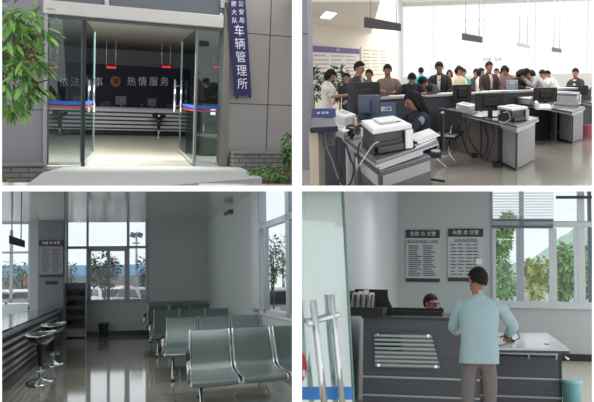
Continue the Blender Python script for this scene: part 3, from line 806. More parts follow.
# ceiling light panel in the soffit
t = thing('ceiling_light', 'square lit ceiling light panel above the notice board', 'ceiling light', G(328.5, 15, 2.84))
b = MB(); q = [G(319.5, 17.5, 2.84), G(330, 19, 2.84), G(337.5, 13, 2.84), G(326, 11, 2.84)]; b.prism(q, .02); obj('frame', b, ALU, t)
b = MB(); b.prism([p-Vector((0, 0, .012)) for p in shrink(q, .92)], .01); obj('diffuser', b, emit('light_panel', (255, 255, 255), 2.2), t)
# hanging dark signs
def hang(label, tl, tr, br_, bl_, Y, m, rods):
    Y2 = Y*1.04; a, b_, c, d = D(*tl, Y), D(*tr, Y2), D(*br_, Y2), D(*bl_, Y)
    t = thing('hanging_sign', label, 'sign', (a+c)/2, 0, 'signs hanging from the hall ceiling')
    n = Vector((0, .10, 0)); mb = MB(); mb.hull8([d, c, c+n, d+n], [a, b_, b_+n, a+n]); obj('panel', mb, m, t, bevel=.01)
    for (px, k) in rods:
        p = a.lerp(b_, k)+n*.5; mb = MB(); mb.tube([Vector((p.x, p.y, p.z-.01)), Vector((p.x, p.y, CEIL2+.02))], .012, 6); obj('rod', mb, ALU, t)
SG = mat('sign_charcoal', (66, 62, 66), .5); SGl = mat('sign_charcoal_washed', (112, 108, 110), .5); SGf = mat('sign_washed_grey', (196, 194, 196), .6)  # paler greys of the far signs have the washed-out glare painted in
hang('large dark sign hanging nearest, above the notice boards', (364, 16.5), (401, 23.5), (401, 31), (364, 27.5), 17, SG, ((370, .17), (395.5, .86)))
hang('dark sign hanging second from the left, on two rods', (462, 32.8), (482.5, 36.8), (482.5, 42.8), (462, 39.8), 25, SG, ((465.5, .18), (479, .83)))
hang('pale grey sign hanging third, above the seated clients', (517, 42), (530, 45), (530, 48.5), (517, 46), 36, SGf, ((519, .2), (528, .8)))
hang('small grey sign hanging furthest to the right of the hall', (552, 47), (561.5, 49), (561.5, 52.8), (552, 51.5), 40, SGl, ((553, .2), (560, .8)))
for s_, px, lab in (('办理 车管', 487, 'grey lettering high on the bright back wall, left group'), ('业务 大厅', 498, 'grey lettering high on the bright back wall, right group')):
    b = MB(); text_into(b, s_[:2], .22, D(px, 59.8, YB2-.3)); solo('wall_lettering', b, mat('letter_grey', (140, 140, 142), .7), lab, 'lettering')
# near column at the left edge
cY = 14.0; b = MB(); x0, x1, _, _ = RX(297, 309, 0, 180, cY)
b.bb(x0, x1, cY, cY+.5, 0, CEIL2); wc = struct('wall_column', b, mat('column_grey', (140, 136, 146), .5))
b = MB(); b.bb(x0, x1+.002, cY-.004, cY, P2.zrow(x0, cY, 34.6), P2.zrow(x0, cY, 33.8)); struct('joint', b, JOINT, wc)
lowp = MB(); x0, x1, _, _ = RX(309.5, 318.5, 128, 180, 13.8); lowp.bb(x0, x1, 13.8, 14.2, 0, P2.zrow(x0, 13.8, 127)); 
# ---------------------------------------------------------------- desks
PAN = mat('desk_panel_grey', (142, 140, 138), .45); PANW = mat('cabinet_pale', (186, 188, 192), .4); DTOP = mat('desk_top_grey', (88, 88, 94), .25)
TRIMB = mat('desk_trim_black', (30, 30, 34), .4); TOPF = mat('desk_edge_pale', (168, 168, 172), .35); CABTOP = mat('cabinet_top_pale', (200, 200, 202), .3)
SHELF = mat('shelf_underside_grey', (130, 130, 134), .5)
def desk(label, C, R, L, cabC, cabR, cabL, ztop, legs_to, cabz=.62, group='office desks in the hall', panels=4):
    q = para(C, R, L, ztop)
    t = thing('office_desk', label, 'desk', to([sum(q, Vector((0, 0, 0)))/4], 0)[0], 0, group)
    b = MB(); blk(b, q, ztop-.035, ztop); obj('desktop', b, DTOP, t, bevel=.006)
    b = MB(); blk(b, [q[0]+(q[0]-q[2])*.004, q[1]+(q[1]-q[3])*.004, q[2], q[3]], ztop-.055, ztop-.035); obj('edge_band', b, TOPF, t)
    cq = para(cabC, cabR, cabL, 0 if cabz < .9 and cabC[2:] == () else cabC[2]) if False else None
    return t, q
def cabinet(label, C, R, L, zpick, ztop, group, parent=None, wpan=PANW, rpan=PAN, strips=1):
    q = para(C, R, L, zpick)
    t = thing('desk_cabinet', label, 'cabinet', to([sum(q, Vector((0, 0, 0)))/4], 0)[0], 0, group)
    b = MB(); cut_blk(b, q, ztop-.03); obj('carcass', b, TRIMB, t)
    b = MB(); blk(b, shrink(q, 1.0), ztop-.03, ztop); obj('top_board', b, TRIMB, t)
    b = MB(); blk(b, shrink(q, .97), ztop, ztop+.006); obj('top_surface', b, CABTOP if strips else DTOP, t)
    zb = max(.04, grd(q[0]).z, grd(q[3]).z); 
    b = MB(); face(b, q[3], q[0], .05, .95, zb, ztop-.035, .012); obj('side_panel', b, wpan, t)
    zb = max(.04, grd(q[0]).z, grd(q[1]).z)
    b = MB(); face(b, q[0], q[1], .03, .96, zb, ztop-.035, .012); obj('door_panel', b, rpan, t)
    return t, q
ZT = .76
# desk A, nearest
tA, qA = desk('nearest office desk carrying the big black and white printer', (376, 161), (438, 140), (326, 124), None, None, None, ZT, None)
# drawer box hung beneath and the pale cabinet below it
b = MB(); qq = para((380, 168), (423, 153), (346, 144), .66); blk(b, qq, .64, .70); obj('drawer', b, PANW, tA, bevel=.005)
tCA, qCA = cabinet('pale grey cabinet under the nearest desk, cropped at the bottom', (380, 172.5), (431, 156.5), (357, 154), .60, .60, 'cabinets under the desks')
# left modesty panels of desk A
c0, c1_ = G(356, 152, .60), G(333, 131, .60)
for k, (u0, u1) in enumerate(((.03, .48), (.52, .97))):
    b = MB(); d_ = c1_-c0; a, c = c0+d_*u0, c0+d_*u1; n = Vector((-d_.y, d_.x, 0)).normalized()*.02
    b.hull8([grd(a), grd(c), grd(c+n), grd(a+n)], [Vector((v.x, v.y, .70)) for v in (a, c, c+n, a+n)]); obj('modesty_panel', b, mat('modesty_pale', (158, 156, 160), .5), tA)
b = MB(); q = para((377, 163), (437, 142), (328, 126), .70); a, c = q[3], q[2]
# desk B
tB, qB = desk('middle office desk with a black and white printer at its corner', (517, 125.5), (538.5, 117.5), (445, 109), None, None, None, .79, None)
tCB, qCB = cabinet('pale grey cabinet at the front end of the middle desk', (516, 171), (534.5, 161.5), (501.5, 164), 0, .62, 'cabinets under the desks')
b = MB(); qq = para((516.5, 131.5), (535, 124), (501, 127), .68); blk(b, qq, .66, .72); obj('drawer', b, PANW, tB, bevel=.005)
c0, c1_ = G(500.5, 164.5), G(453, 149.5)
for k, (u0, u1) in enumerate(((.02, .32), (.35, .65), (.68, .97))):
    b = MB(); d_ = c1_-c0; a, c = c0+d_*u0, c0+d_*u1; n = Vector((-d_.y, d_.x, 0)).normalized()*.03
    b.prism([Vector((v.x, v.y, 0)) for v in (a, c, c+n, a+n)], .70); obj('modesty_panel', b, mat('modesty_grey', (112, 106, 104), .5), tB)
for u in (.0, .335, .665, .985):
    b = MB(); d_ = c1_-c0; a = c0+d_*u; b.bb(a.x-.02, a.x+.02, a.y-.05, a.y+.02, 0, .72); obj('leg', b, TRIMB, tB)
# desk C
tC, qC = desk('far right office desk with a white printer on its corner', (572, 111.5), (585, 106.5), (500, 99.5), None, None, None, .78, None)
tCC, qCC = cabinet('pale grey cabinet at the front end of the far right desk', (572, 143.5), (582.5, 140), (559, 140), 0, .62, 'cabinets under the desks')
b = MB(); qq = para((572, 116), (583, 112), (548, 110), .66); blk(b, qq, .66, .72); obj('drawer', b, PANW, tC, bevel=.005)
c0, c1_ = G(557.5, 141), G(520, 129)
for k, (u0, u1) in enumerate(((.02, .48), (.52, .97))):
    b = MB(); d_ = c1_-c0; a, c = c0+d_*u0, c0+d_*u1; n = Vector((-d_.y, d_.x, 0)).normalized()*.03
    b.prism([Vector((v.x, v.y, 0)) for v in (a, c, c+n, a+n)], .70); obj('modesty_panel', b, mat('modesty_beige', (140, 132, 124), .5), tC)
tD, qD = desk('partly cropped office desk at the right edge of the hall', (596, 104), (606, 101), (560, 96), None, None, None, .78, None)
b = MB(); a = G(588, 128); b.bb(a.x, a.x+.6, a.y, a.y+.3, 0, .73); obj('end_panel', b, TRIMB, tD)
# customer counter running back between staff and clients
ca, cb_ = G(380, 97.5, 1.04), G(592, 87, 1.04)
cn = Vector((0, .6, 0)); t = thing('customer_counter', 'long grey customer counter the clients lean on behind the desks', 'counter', Vector(((ca.x+cb_.x)/2, (ca.y+cb_.y)/2, 0)))
ca2 = ca
b = MB(); b.prism([Vector((v.x, v.y, 1.0)) for v in (ca2, cb_, cb_+cn, ca2+cn)], .04); obj('countertop', b, mat('counter_top_white', (160, 160, 160), .25), t, bevel=.006)
b = MB(); b.prism([Vector((v.x, v.y, 0)) for v in (ca2+cn*.15, cb_+cn*.15, cb_+cn*.8, ca2+cn*.8)], 1.0); obj('front', b, mat('counter_front_grey', (62, 62, 68), .5), t)
# left end ledge with blue cover and beige post
t = thing('side_counter', 'low side counter with dark blue top at the left column', 'counter', G(324, 127, 1.0))
b = MB(); q = para((310, 128.5), (338, 127), (310, 119.5), .98); b.prism(to(q, .93), .06); obj('top', b, mat('navy_top', (40, 48, 66), .5), t, bevel=.01)
Yp = q[0].y+.2; x0, x1, _, _ = RX(309.5, 318.5, 128, 185, Yp)
b = MB(); b.hull8([grd(v) for v in ((x0, Yp), (x1, Yp), (x1, Yp+.5), (x0, Yp+.5))], [Vector(v) for v in ((x0, Yp, .93), (x1, Yp, .93), (x1, Yp+.5, .93), (x0, Yp+.5, .93))]); obj('post', b, mat('beige_post', (190, 178, 158), .6), t)
x0, x1, _, _ = RX(318.5, 331, 128, 185, Yp)
b = MB(); b.hull8([grd(v, 146) for v in ((x0, Yp+.4), (x1, Yp+.4), (x1, Yp+.5), (x0, Yp+.5))], [Vector(v) for v in ((x0, Yp+.4, .90), (x1, Yp+.4, .90), (x1, Yp+.5, .90), (x0, Yp+.5, .90))]); obj('back_panel', b, mat('grey_back_panel', (128, 128, 136), .6), t)
x0, x1, _, _ = RX(318.5, 345, 153, 185, Yp+1.6)
b = MB(); b.hull8([grd(v) for v in ((x0, Yp+1.6), (x1, Yp+1.6), (x1, Yp+1.7), (x0, Yp+1.7))], [Vector(v) for v in ((x0, Yp+1.6, .75), (x1, Yp+1.6, .75), (x1, Yp+1.7, .75), (x0, Yp+1.7, .75))]); obj('inner_panel', b, mat('dark_inner_panel', (70, 68, 74), .6), t)
# ---------------------------------------------------------------- printers
def printer(name, label, cat, C, R, L, z, h, body, lid, right, tray=True, cable=False, group=None):
    q = para(C, R, L, z); t = thing(name, label, cat, to([sum(q, Vector((0, 0, 0)))/4], z)[0], 0, group)
    b = MB(); blk(b, shrink(q, .97), z, z+h*.80); obj('body', b, body, t, bevel=.012)
    b = MB(); blk(b, q, z+h*.80, z+h); obj('lid', b, lid, t, bevel=.012)
    b = MB(); face(b, q[0], q[1], .80, .99, z+.01, z+h*.8, .02); obj('right_cheek', b, right, t, bevel=.006)
    b = MB(); face(b, q[0], q[1], .12, .72, z+h*.42, z+h*.46, .012); obj('paper_slot', b, BLACK, t)
    b = MB(); face(b, q[0], q[1], .10, .74, z+h*.06, z+h*.30, .014); obj('paper_tray', b, body if body is not DARK else BLACK, t)
    b = MB(); c = shrink([p+Vector((0, 0, 0)) for p in q], .45); b.prism(to(c, z+h), .008); obj('scanner_glass', b, mat('lid_grey', (170, 170, 172), .3), t)
    b = MB(); face(b, q[3], q[0], .06, .20, z+h*.35, z+h*.7, .012); obj('side_label', b, PAPER, t)
    return t, q
WB = LWHITE
printer('laser_printer', 'large black and white laser printer on the corner of the nearest desk', 'printer', (373, 156), (412, 148.5), (361.5, 143), ZT, .25, DARK, LWHITE, LWHITE)
b = MB(); q = shrink(para((373, 156), (412, 148.5), (361.5, 143), ZT), .6); b.prism(to([p+Vector((0, .25, 0)) for p in q], ZT+.262), .004); solo('paper_sheet', b, PAPER, 'loose white paper lying on the lid of the large black and white printer', 'paper')
printer('receipt_printer', 'tall white receipt printer left of the large printer', 'printer', (345, 134), (356, 130.5), (333, 127), ZT+.0, .22, mat('printer_beige', (196, 194, 190), .5), LWHITE, LWHITE)
printer('label_printer', 'small white box printer at the left end of the nearest desk', 'printer', (344, 140.5), (352, 137.5), (328, 131), ZT, .10, mat('printer_grey', (160, 160, 160), .5), LWHITE, LWHITE)
printer('laser_printer', 'black and white laser printer on the front corner of the middle desk', 'printer', (512, 122.5), (528, 120), (497, 119), .79, .19, DARK, LWHITE, mat('printer_side_grey', (170, 166, 162), .5))
printer('ink_printer', 'white printer on the left end of the middle desk', 'printer', (470, 114.5), (477, 112), (456, 111), .79, .13, mat('printer_beige', (196, 194, 190), .5), LWHITE, LWHITE)
printer('ink_printer', 'low white printer behind the black monitor of the middle desk', 'printer', (530, 105), (534, 102), (512, 103), .78, .13, mat('printer_grey', (160, 160, 160), .5), LWHITE, LWHITE)
printer('multifunction_printer', 'white multifunction printer on the corner of the far right desk', 'printer', (577, 106.5), (580, 104), (553.5, 104.5), .78, .23, mat('printer_beige', (196, 194, 190), .5), mat('printer_lid_grey', (140, 140, 146), .4), LWHITE)
# ---------------------------------------------------------------- monitors
def mon(label, pxc, pyb, z, wpx, ytop, yaw, body=BLACK, K=1, deep=.06):
    p = G(pxc, pyb, z); pm = 900/p.y; h = P2.zrow(p.x, p.y, ytop)-z-.10
    t = monitor_kit('monitor', label, wpx/pm/max(.5, math.cos(yaw)), h, body, 'monitors on the hall desks', deep, K); place(t, p, yaw)
    return t
mon('black monitor turned away from us behind the near desk clutter', 367, 122, .80, 27, 82, -.1)
mon('small blue-grey monitor left of the policewoman', 369, 127, ZT, 19, 95, -.45, mat('blue_grey_plastic', (72, 82, 104), .35), 1, .10)
mon('black monitor on the middle desk between the white and black printers', 490, 117.5, .79, 29, 93, 0)
mon('black monitor behind the white printer of the middle desk', 462, 107, .79, 18, 84.5, .05)
mon('black monitor on the far right desk, left of the white printer', 545, 107, .78, 22, 87.5, 0)
mon('black monitor at the right edge of the hall', 577, 100, .78, 20, 85.5, 0)
mon('small pale monitor in the middle of the client crowd', 512, 99, .80, 11, 80, .1, mat('pale_monitor_back', (150, 154, 162), .5))
# ---------------------------------------------------------------- small things on desks
def cardsign(label, px0, px1, y0, y1, Y, m, text):
    x0, x1, z0, z1 = RX(px0, px1, y0, y1, Y); t = thing('desk_sign', label, 'sign', ((x0+x1)/2, Y, z0))
    b = MB(); b.hull8([Vector(v) for v in ((x0, Y, z0), (x1, Y, z0), (x1, Y+.2, z0), (x0, Y+.2, z0))], [Vector(v) for v in ((x0, Y+.12, z1), (x1, Y+.12, z1), (x1, Y+.16, z1), (x0, Y+.16, z1))]); obj('card', b, m, t)
    b = MB(); c = Vector(((x0+x1)/2, Y+.02, z0+(z1-z0)*.55)); text_into(b, text, (z1-z0)*.42, c, Vector((1, 0, 0)), Vector((0, .12, z1-z0)).normalized()); obj('lettering', b, PAPER, t)
    return x0, x1, z0, z1
cardsign('dark blue desk sign on the side counter by the column', 311, 334, 109, 118, G(322, 119, .98).y+.1, mat('sign_blue', (44, 58, 110), .5), '◎ 咨询')
cardsign('blue-grey name card stand in front of the policewoman desk', 377, 395, 103, 117, G(386, 117, .8).y, mat('sign_blue_grey', (66, 84, 116), .5), '窗口')
b = MB(); rn = random.Random(4)
ps = para((417, 148), (437.5, 139.5), (411, 142), ZT)
for k in range(7):
    b = MB(); off = Vector((rn.uniform(-.03, .03), rn.uniform(-.1, .1), 0)); b.prism([Vector((v.x, v.y, ZT+k*.012))+off for v in ps], .009)
    solo('paper_stack', b, PAPER, ['lowest sheaf of the white paper pile right of the large printer', 'second sheaf from the bottom of the paper pile right of the large printer', 'third sheaf from the bottom of the paper pile right of the large printer', 'middle sheaf of the paper pile right of the large printer',
        'third sheaf from the top of the paper pile right of the large printer', 'second sheaf from the top of the paper pile right of the large printer', 'topmost sheaf of the white paper pile right of the large printer'][k], 'paper', 'paper pile on the nearest desk')
def flower(label, px, py, z, m, seed, r=.05, n=9):
    p = G(px, py, z); rn = random.Random(seed); t = thing('desk_clutter', label, 'cable bundle', p)
    b = MB()
    pts = [p+Vector((rn.uniform(-r, r), rn.uniform(-r*2, r*2), .02+rn.uniform(0, r*1.6))) for _ in range(n)]; b.tube(pts, .012, 6); obj('cable', b, m, t)
    b = MB(); b.ball(p+Vector((0, 0, r*.6)), (r*.7, r, r*.6), 10, 6); obj('plug', b, m, t)
flower('red tangle of cable and plugs beside the small blue-grey monitor', 357, 121, .80, mat('red_plastic', (168, 66, 72), .5), 1, .07, 14)
flower('dark tangle of cable in front of the receipt printer', 351, 138, ZT, BLACK, 2, .08, 16)
flower('red and white plug block between the two near printers', 361, 131, ZT, mat('pink_plastic', (176, 110, 116), .5), 3, .05, 10)
# cables hanging down the desks
def cable(label, pts, Y, r, m, dY=0.0):
    b = MB(); P = [D(px, py, Y+dY*i/len(pts)) for i, (px, py) in enumerate(pts)]
    Q = []
    for i in range(len(P)-1):
        for k in range(4):
            u = k/4; a0_, a1_, a2_, a3_ = P[max(i-1, 0)], P[i], P[i+1], P[min(i+2, len(P)-1)]
            Q.append(.5*((2*a1_)+(a2_-a0_)*u+(2*a0_-5*a1_+4*a2_-a3_)*u*u+(3*a1_-a0_-3*a2_+a3_)*u**3))
    Q.append(P[-1]); b.tube(Q, r, 6); solo('cable', b, m, label, 'cable')
Ya = qA[3].y
GC = mat('cable_grey', (178, 180, 178), .5)
cable('pale cable looping down from the label printer at the near desk', [(328, 131), (325, 136), (327, 148), (332, 160), (338, 178), (342, 187)], 9.6, .007, GC)
cable('black cable hanging leftmost on the side of the nearest desk', [(336, 138), (336, 160), (341, 172), (338, 184)], 9.2, .011, BLACK)
cable('black cable hanging in a long loop on the side of the nearest desk', [(346, 144), (350, 158), (354, 168), (351, 182), (346, 187)], 8.6, .011, BLACK)
cable('pale cable drooping from the back of the large printer', [(379, 142), (374, 144), (368, 152), (363, 160), (359, 166)], 8.0, .006, GC)
cable('black cable curling beneath the corner of the nearest desk', [(361, 142), (358, 150), (360, 172), (362, 187)], 8.3, .010, BLACK)
Yb_ = 900/66
cable('dark cable hanging left under the middle desk', [(459, 121), (461, 134), (467, 150), (473, 157)], Yb_+.6, .014, BLACK)
cable('dark cable looping centrally under the middle desk', [(471, 121), (468, 135), (476, 150), (484, 156), (488, 140), (484, 124)], Yb_+.3, .014, BLACK)
cable('dark cable falling straight near the cabinet of the middle desk', [(492, 124), (494, 138), (489, 154), (486, 162)], Yb_, .012, BLACK)
cable('pale cable looping over the side of the middle desk printer', [(503, 113), (508, 112), (510, 119), (503, 123), (499, 121)], Yb_-1.6, .0045, GC)
cable('thin dark cable under the far right desk', [(536, 130), (545, 137), (552, 136), (557, 139)], 19.5, .012, BLACK)
for px, py, lab in ((475, 157, 'black power adapter lying on the floor under the middle desk'), (497, 166.5, 'black footswitch on the floor beside the middle desk cabinet')):
    p = G(px, py); b = MB(); b.box((p.x, p.y, .035), (.12, .3, .07)); b.tube([(p.x, p.y+.1, .05), (p.x+.03, p.y+.4, .06), (p.x-.05, p.y+.7, .02)], .012, 6); solo('power_adapter', b, BLACK, lab, 'adapter', bevel=.01)
p = G(550, 137.5); b = MB(); leaves(b, p+Vector((0, 0, .1)), (.28, .5, .1), 40, .2, .12, .1, 5); b.box((p.x, p.y, .06), (.5, .5, .1)); solo('cable_bag', b, mat('beige_bag', (170, 160, 138), .8), 'crumpled beige bag on the floor under the far right desk', 'bag')
# pink bin
p = G(586, 137); t = thing('waste_bin', 'pink plastic waste bin at the right edge of the hall', 'bin', p)
pk = mat('pink_bin', (226, 128, 150), .4)
b = MB(); b.lathe([(.11, 0), (.15, .26), (.155, .26), (.14, .24), (.10, .02)], p, 20); obj('bucket', b, pk, t)
b = MB(); b.tube([p+Vector((.155*math.cos(a), .155*math.sin(a), .262)) for a in [2*PI*k/20 for k in range(21)]], .01, 6, False); obj('rim', b, mat('pink_rim', (236, 160, 176), .4), t)
# office chair near the policewoman
pc = G(446, 170)
t = thing('office_chair', 'black cantilever office chair with chrome frame beside the nearest desk', 'chair', Vector((pc.x, pc.y+.5, 0)))
cx, cy = pc.x-.0, pc.y+.6
b = MB(); b.hull8([Vector(v) for v in ((cx-.22, cy-.2, .44), (cx+.14, cy-.5, .44), (cx+.30, cy+.9, .44), (cx-.06, cy+1.1, .44))], [Vector(v) for v in ((cx-.22, cy-.2, .50), (cx+.14, cy-.5, .50), (cx+.30, cy+.9, .50), (cx-.06, cy+1.1, .50))]); obj('seat', b, BLACK, t, bevel=.02)
bk = [D(440, 132, cy+.8), D(460, 135, cy+.4), D(462, 112, cy+.3), D(438, 107.5, cy+.7)]; n = Vector((0, .06, 0))
b = MB(); b.hull8([bk[0], bk[1], bk[1]+n, bk[0]+n], [bk[3], bk[2], bk[2]+n, bk[3]+n]); obj('backrest', b, mat('chair_mesh_black', (40, 40, 46), .6), t, bevel=.02)
for k in (0, 1):
    e = .16*k
    b = MB(); b.tube([D(450+e*100-k*14, 131-k*6, cy+.3), D(437+k*12, 150-k*4, cy), D(436+k*14, 158-k*3, cy-.2), D(450+k*6, 170-k*8, cy-.2), D(452+k*6, 172-k*9, cy-.1)], .016, 8); obj('frame_tube', b, CHROME, t)
b = MB(); b.tube([D(436, 158, cy-.2), D(450, 155, cy-.2)], .014, 8); obj('cross_tube', b, CHROME, t)
b = MB(); b.tube([D(440, 138, cy-.1), D(449, 134, cy), D(458, 137, cy+.1)], .022, 8); obj('armrest', b, BLACK, t)
# potted plants behind the woman
PL = leafmats('hall', (86, 104, 66))
for px, lab, w in ((313, 'bushy green pot plant left of the woman in the white shirt', .28), (339, 'bushy green pot plant between the woman in white and the man in dark jacket', .26)):
    Y = 21.5; c = D(px, 83, Y); base = Vector((c.x, c.y, 0)); t = thing('potted_plant', lab, 'plant', base)
    b = MB(); b.lathe([(.12, 0), (.17, .35), (.18, .35), (.15, .33), (.1, .3)], base, 16); obj('pot', b, mat('pot_white', (200, 198, 194), .5), t)
    b = MB(); b.tube([base+Vector((0, 0, .3)), base+Vector((.02, 0, .8)), base+Vector((0, 0, 1.2))], .02, 6); obj('stem', b, mat('stem_green', (84, 96, 52), .7), t)
    b = MB(); leaves(b, c, (w, .3, .40), 230, .17, .07, .1, px, .1); obj('foliage', b, PL, t, weld=False)
# ---------------------------------------------------------------- people
def fab(n, c): return mat(n, c, .85, var=.10, scale=30)
TROU = fab('trousers_dark', (46, 44, 50)); 
def at2(px, Y):
    if px > 395 and Y > 14.5:       # clients stand behind the counter
        lo, hi = 0.0, 1.2
        for _ in range(30):
            m = (lo+hi)/2; q = ca.lerp(cb_, m)
            if P2.pix(q)[0] < px: lo = m
            else: hi = m
        Y = max(Y, ca.lerp(cb_, lo).y+.85)
    v = D(px, 80, Y); return Vector((v.x, v.y, 0))
WARM = fab('shirt_white_cloth', (224, 218, 210))
person('woman in a white short-sleeved shirt and dark skirt looking down at papers', at2(326.5, 17.0), math.radians(-100), WARM, TROU, 'bob', lean=2, head=22, armL=(30, 5, 65), armR=(30, 5, 65), h=1.60, sleeve=.5, shirt_name='shirt', girth=.9)
person('man in a dark jacket with beige lining turned sideways beside the notice board', at2(356, 16.2), math.radians(-120), fab('jacket_navy', (58, 60, 70)), TROU, 'short', lean=4, head=8, armL=(35, 8, 60), armR=(20, 8, 50), h=1.72, girth=1.12, inner=fab('lining_beige', (178, 158, 138)))
person('man whose face shows behind the shoulder of the dark-jacketed man', at2(369.5, 18.5), math.radians(170), fab('jacket_brown', (104, 90, 80)), TROU, 'short', h=1.56, head=6)
person('person mostly hidden behind the man with the beige-lined jacket', at2(347.5, 20), math.radians(150), fab('jacket_dark', (52, 50, 54)), TROU, 'short', h=1.48, head=4)
person('broad man in a grey-brown jacket standing with clasped hands', at2(388, 17.5), math.radians(178), fab('jacket_greybrown', (128, 112, 100)), TROU, 'short', lean=2, head=12, armL=(22, 10, 75), armR=(22, 10, 75), h=1.66, girth=1.28, skin=SKIND())
person('person in a black top bending low behind the policewoman', at2(411, 17.0), math.radians(185), fab('coat_black', (44, 42, 48)), TROU, 'short', lean=30, head=18, armL=(40, 25, 50), armR=(40, 25, 40), h=1.60, girth=1.2)
person('person in a bright teal top with their back turned at the far left counter', at2(422, 27), math.radians(20), fab('teal_cloth', (30, 190, 200)), TROU, 'short', lean=8, h=1.55)
person('tall man in a dark suit and white shirt looking down', at2(440, 19.0), math.radians(172), fab('suit_black', (48, 44, 46)), TROU, 'short', lean=5, head=20, armL=(15, 12, 35), armR=(25, 14, 40), h=1.70, inner=WARM, girth=1.1)
person('man in a dark jacket leaning down on the counter and writing', at2(436.5, 17.2), math.radians(150), fab('coat_charcoal', (50, 46, 48)), TROU, 'short', lean=48, head=12, armL=(55, 20, 45), armR=(50, 20, 50), h=1.66, girth=1.1)
person('woman with long dark hair standing behind the suited man', at2(449.5, 27), math.radians(175), fab('top_cream', (214, 192, 168)), TROU, 'long', h=1.45)
person('person in a beige shirt with short dark hair left of the teal coat', at2(457.5, 23.0), math.radians(-150), fab('shirt_beige', (200, 186, 160)), TROU, 'fluffy', lean=4, head=8, h=1.58)
person('person in a dark teal coat behind the beige shirt', at2(464.5, 24.0), math.radians(150), fab('coat_teal', (52, 132, 140)), TROU, 'short', lean=6, h=1.50, girth=1.1)
person('man in a dark coat at the left of the middle crowd group', at2(475.5, 25.0), math.radians(-140), fab('coat_dark_brown', (66, 54, 52)), TROU, 'short', head=10, h=1.48, girth=1.1)
person('person in a white top half hidden behind the pink-shirted man', at2(480.5, 24.0), math.radians(-120), WARM, TROU, 'bob', h=1.50)
person('man in a dark brown jacket over a pink shirt standing tall in the crowd', at2(488.5, 21.0), math.radians(-155), fab('jacket_dark_brown', (56, 46, 46)), TROU, 'short', head=6, armL=(10, 10, 20), armR=(15, 10, 30), h=1.66, inner=fab('shirt_pink', (214, 168, 164)), girth=1.15)
person('person in a rust red top behind and right of the pink-shirted man', at2(496.5, 27), math.radians(160), fab('top_rust', (146, 84, 82)), TROU, 'short', h=1.46)
person('small person with reddish clothes beside the rust red top', at2(501.5, 28), math.radians(-160), fab('top_dusty_red', (170, 100, 96)), TROU, 'short', h=1.38)
person('person in a dull mauve jacket leaning with head down behind the black coat', at2(508.5, 24), math.radians(150), fab('jacket_mauve', (120, 98, 98)), TROU, 'bob', lean=16, head=18, h=1.60, girth=1.15)
person('person in a black coat stooping towards the small pale monitor', at2(508, 21.0), math.radians(-130), fab('coat_black2', (42, 40, 48)), TROU, 'bob', lean=32, head=15, armL=(40, 15, 40), armR=(50, 15, 40), h=1.60, girth=1.15)
person('woman with bushy dark hair and a red scarf leaning over the counter', at2(522.5, 22.5), math.radians(-150), fab('jacket_grey_brown', (112, 98, 94)), TROU, 'fluffy', lean=30, head=20, armL=(45, 10, 40), armR=(45, 10, 50), h=1.56, inner=fab('scarf_red', (186, 66, 70)))
person('man in a light grey sweater leaning on his elbows at the counter', at2(541, 21.0), math.radians(120), fab('sweater_grey', (152, 148, 150)), TROU, 'short', lean=36, head=2, armL=(45, 25, 95), armR=(45, 20, 95), h=1.62, girth=1.15)
person('man resting his chin on a hand behind the grey sweater', at2(550.5, 24), math.radians(130), fab('shirt_light', (206, 200, 198)), TROU, 'short', lean=28, head=4, armL=(45, 20, 110), armR=(45, 10, 90), h=1.50)
person('faint person in a white shirt right of the leaning men', at2(558, 26), math.radians(100), fab('shirt_bright', (236, 232, 232)), TROU, 'short', lean=30, h=1.46)
person('man in a dark vest sitting at the right edge, with an orange face', at2(577, 21.5), math.radians(150), fab('vest_dark', (70, 60, 62)), TROU, 'short', lean=8, head=6, h=1.47, skin=mat('skin_orange', (214, 142, 112), .6), inner=WARM)  # skin tone more orange than on the other figures
# policewoman seated at the nearest desk
NAVY = fab('uniform_navy', (30, 32, 46))
pr, inf = person('policewoman in dark navy uniform with long hair seated at the nearest desk', Vector((0, 0, 0)), 0, NAVY, NAVY, 'long', lean=12, head=12, armL=(48, 14, 45), armR=(55, 10, 40), h=1.70, seated=True, shirt_name='uniform_jacket', girth=1.08, hem=.02)
s = inf['s']; HP = inf['HP']
TL[pr.name] = (Vector((0, 0, 0)), 0.0); M_ = pr.matrix_world.copy()
sh, e, w_ = inf['arms'][-1]
pm_ = (sh.lerp(e, .35))*s
b = MB(); b.ball(pm_+Vector((-.05*s, .0, 0)), (.018, .048, .055), 12, 8); obj('shoulder_patch', b, mat('patch_grey', (126, 132, 160), .6), pr, label='round grey embroidered shoulder patch')
b = MB(); b.box((inf['nb']+inf['t']*-.04+Vector((-.12, .02, .03)))*s, (.10, .05, .015)); obj('epaulette', b, mat('epaulette', (150, 156, 170), .5), pr)
pw = at2(424, 12.1); place(pr, (pw.x, pw.y, 0), math.radians(118))
st_ = thing('desk_chair', 'black office chair the policewoman sits on', 'chair', (pw.x, pw.y, 0))
b = MB(); b.box((pw.x, pw.y, .42), (.46, .46, .08)); obj('seat', b, BLACK, st_, bevel=.02)
b = MB(); b.box((pw.x+.24, pw.y+.05, .72), (.05, .42, .5)); obj('backrest', b, BLACK, st_, bevel=.02)
b = MB(); b.tube([(pw.x, pw.y, .05), (pw.x, pw.y, .4)], .03, 10); obj('gas_column', b, CHROME, st_)
for k in range(5):
    a = 2*PI*k/5; b = MB(); b.tube([(pw.x, pw.y, .09), (pw.x+.27*math.cos(a), pw.y+.27*math.sin(a), .05)], .02, 6); obj('leg', b, BLACK, st_)
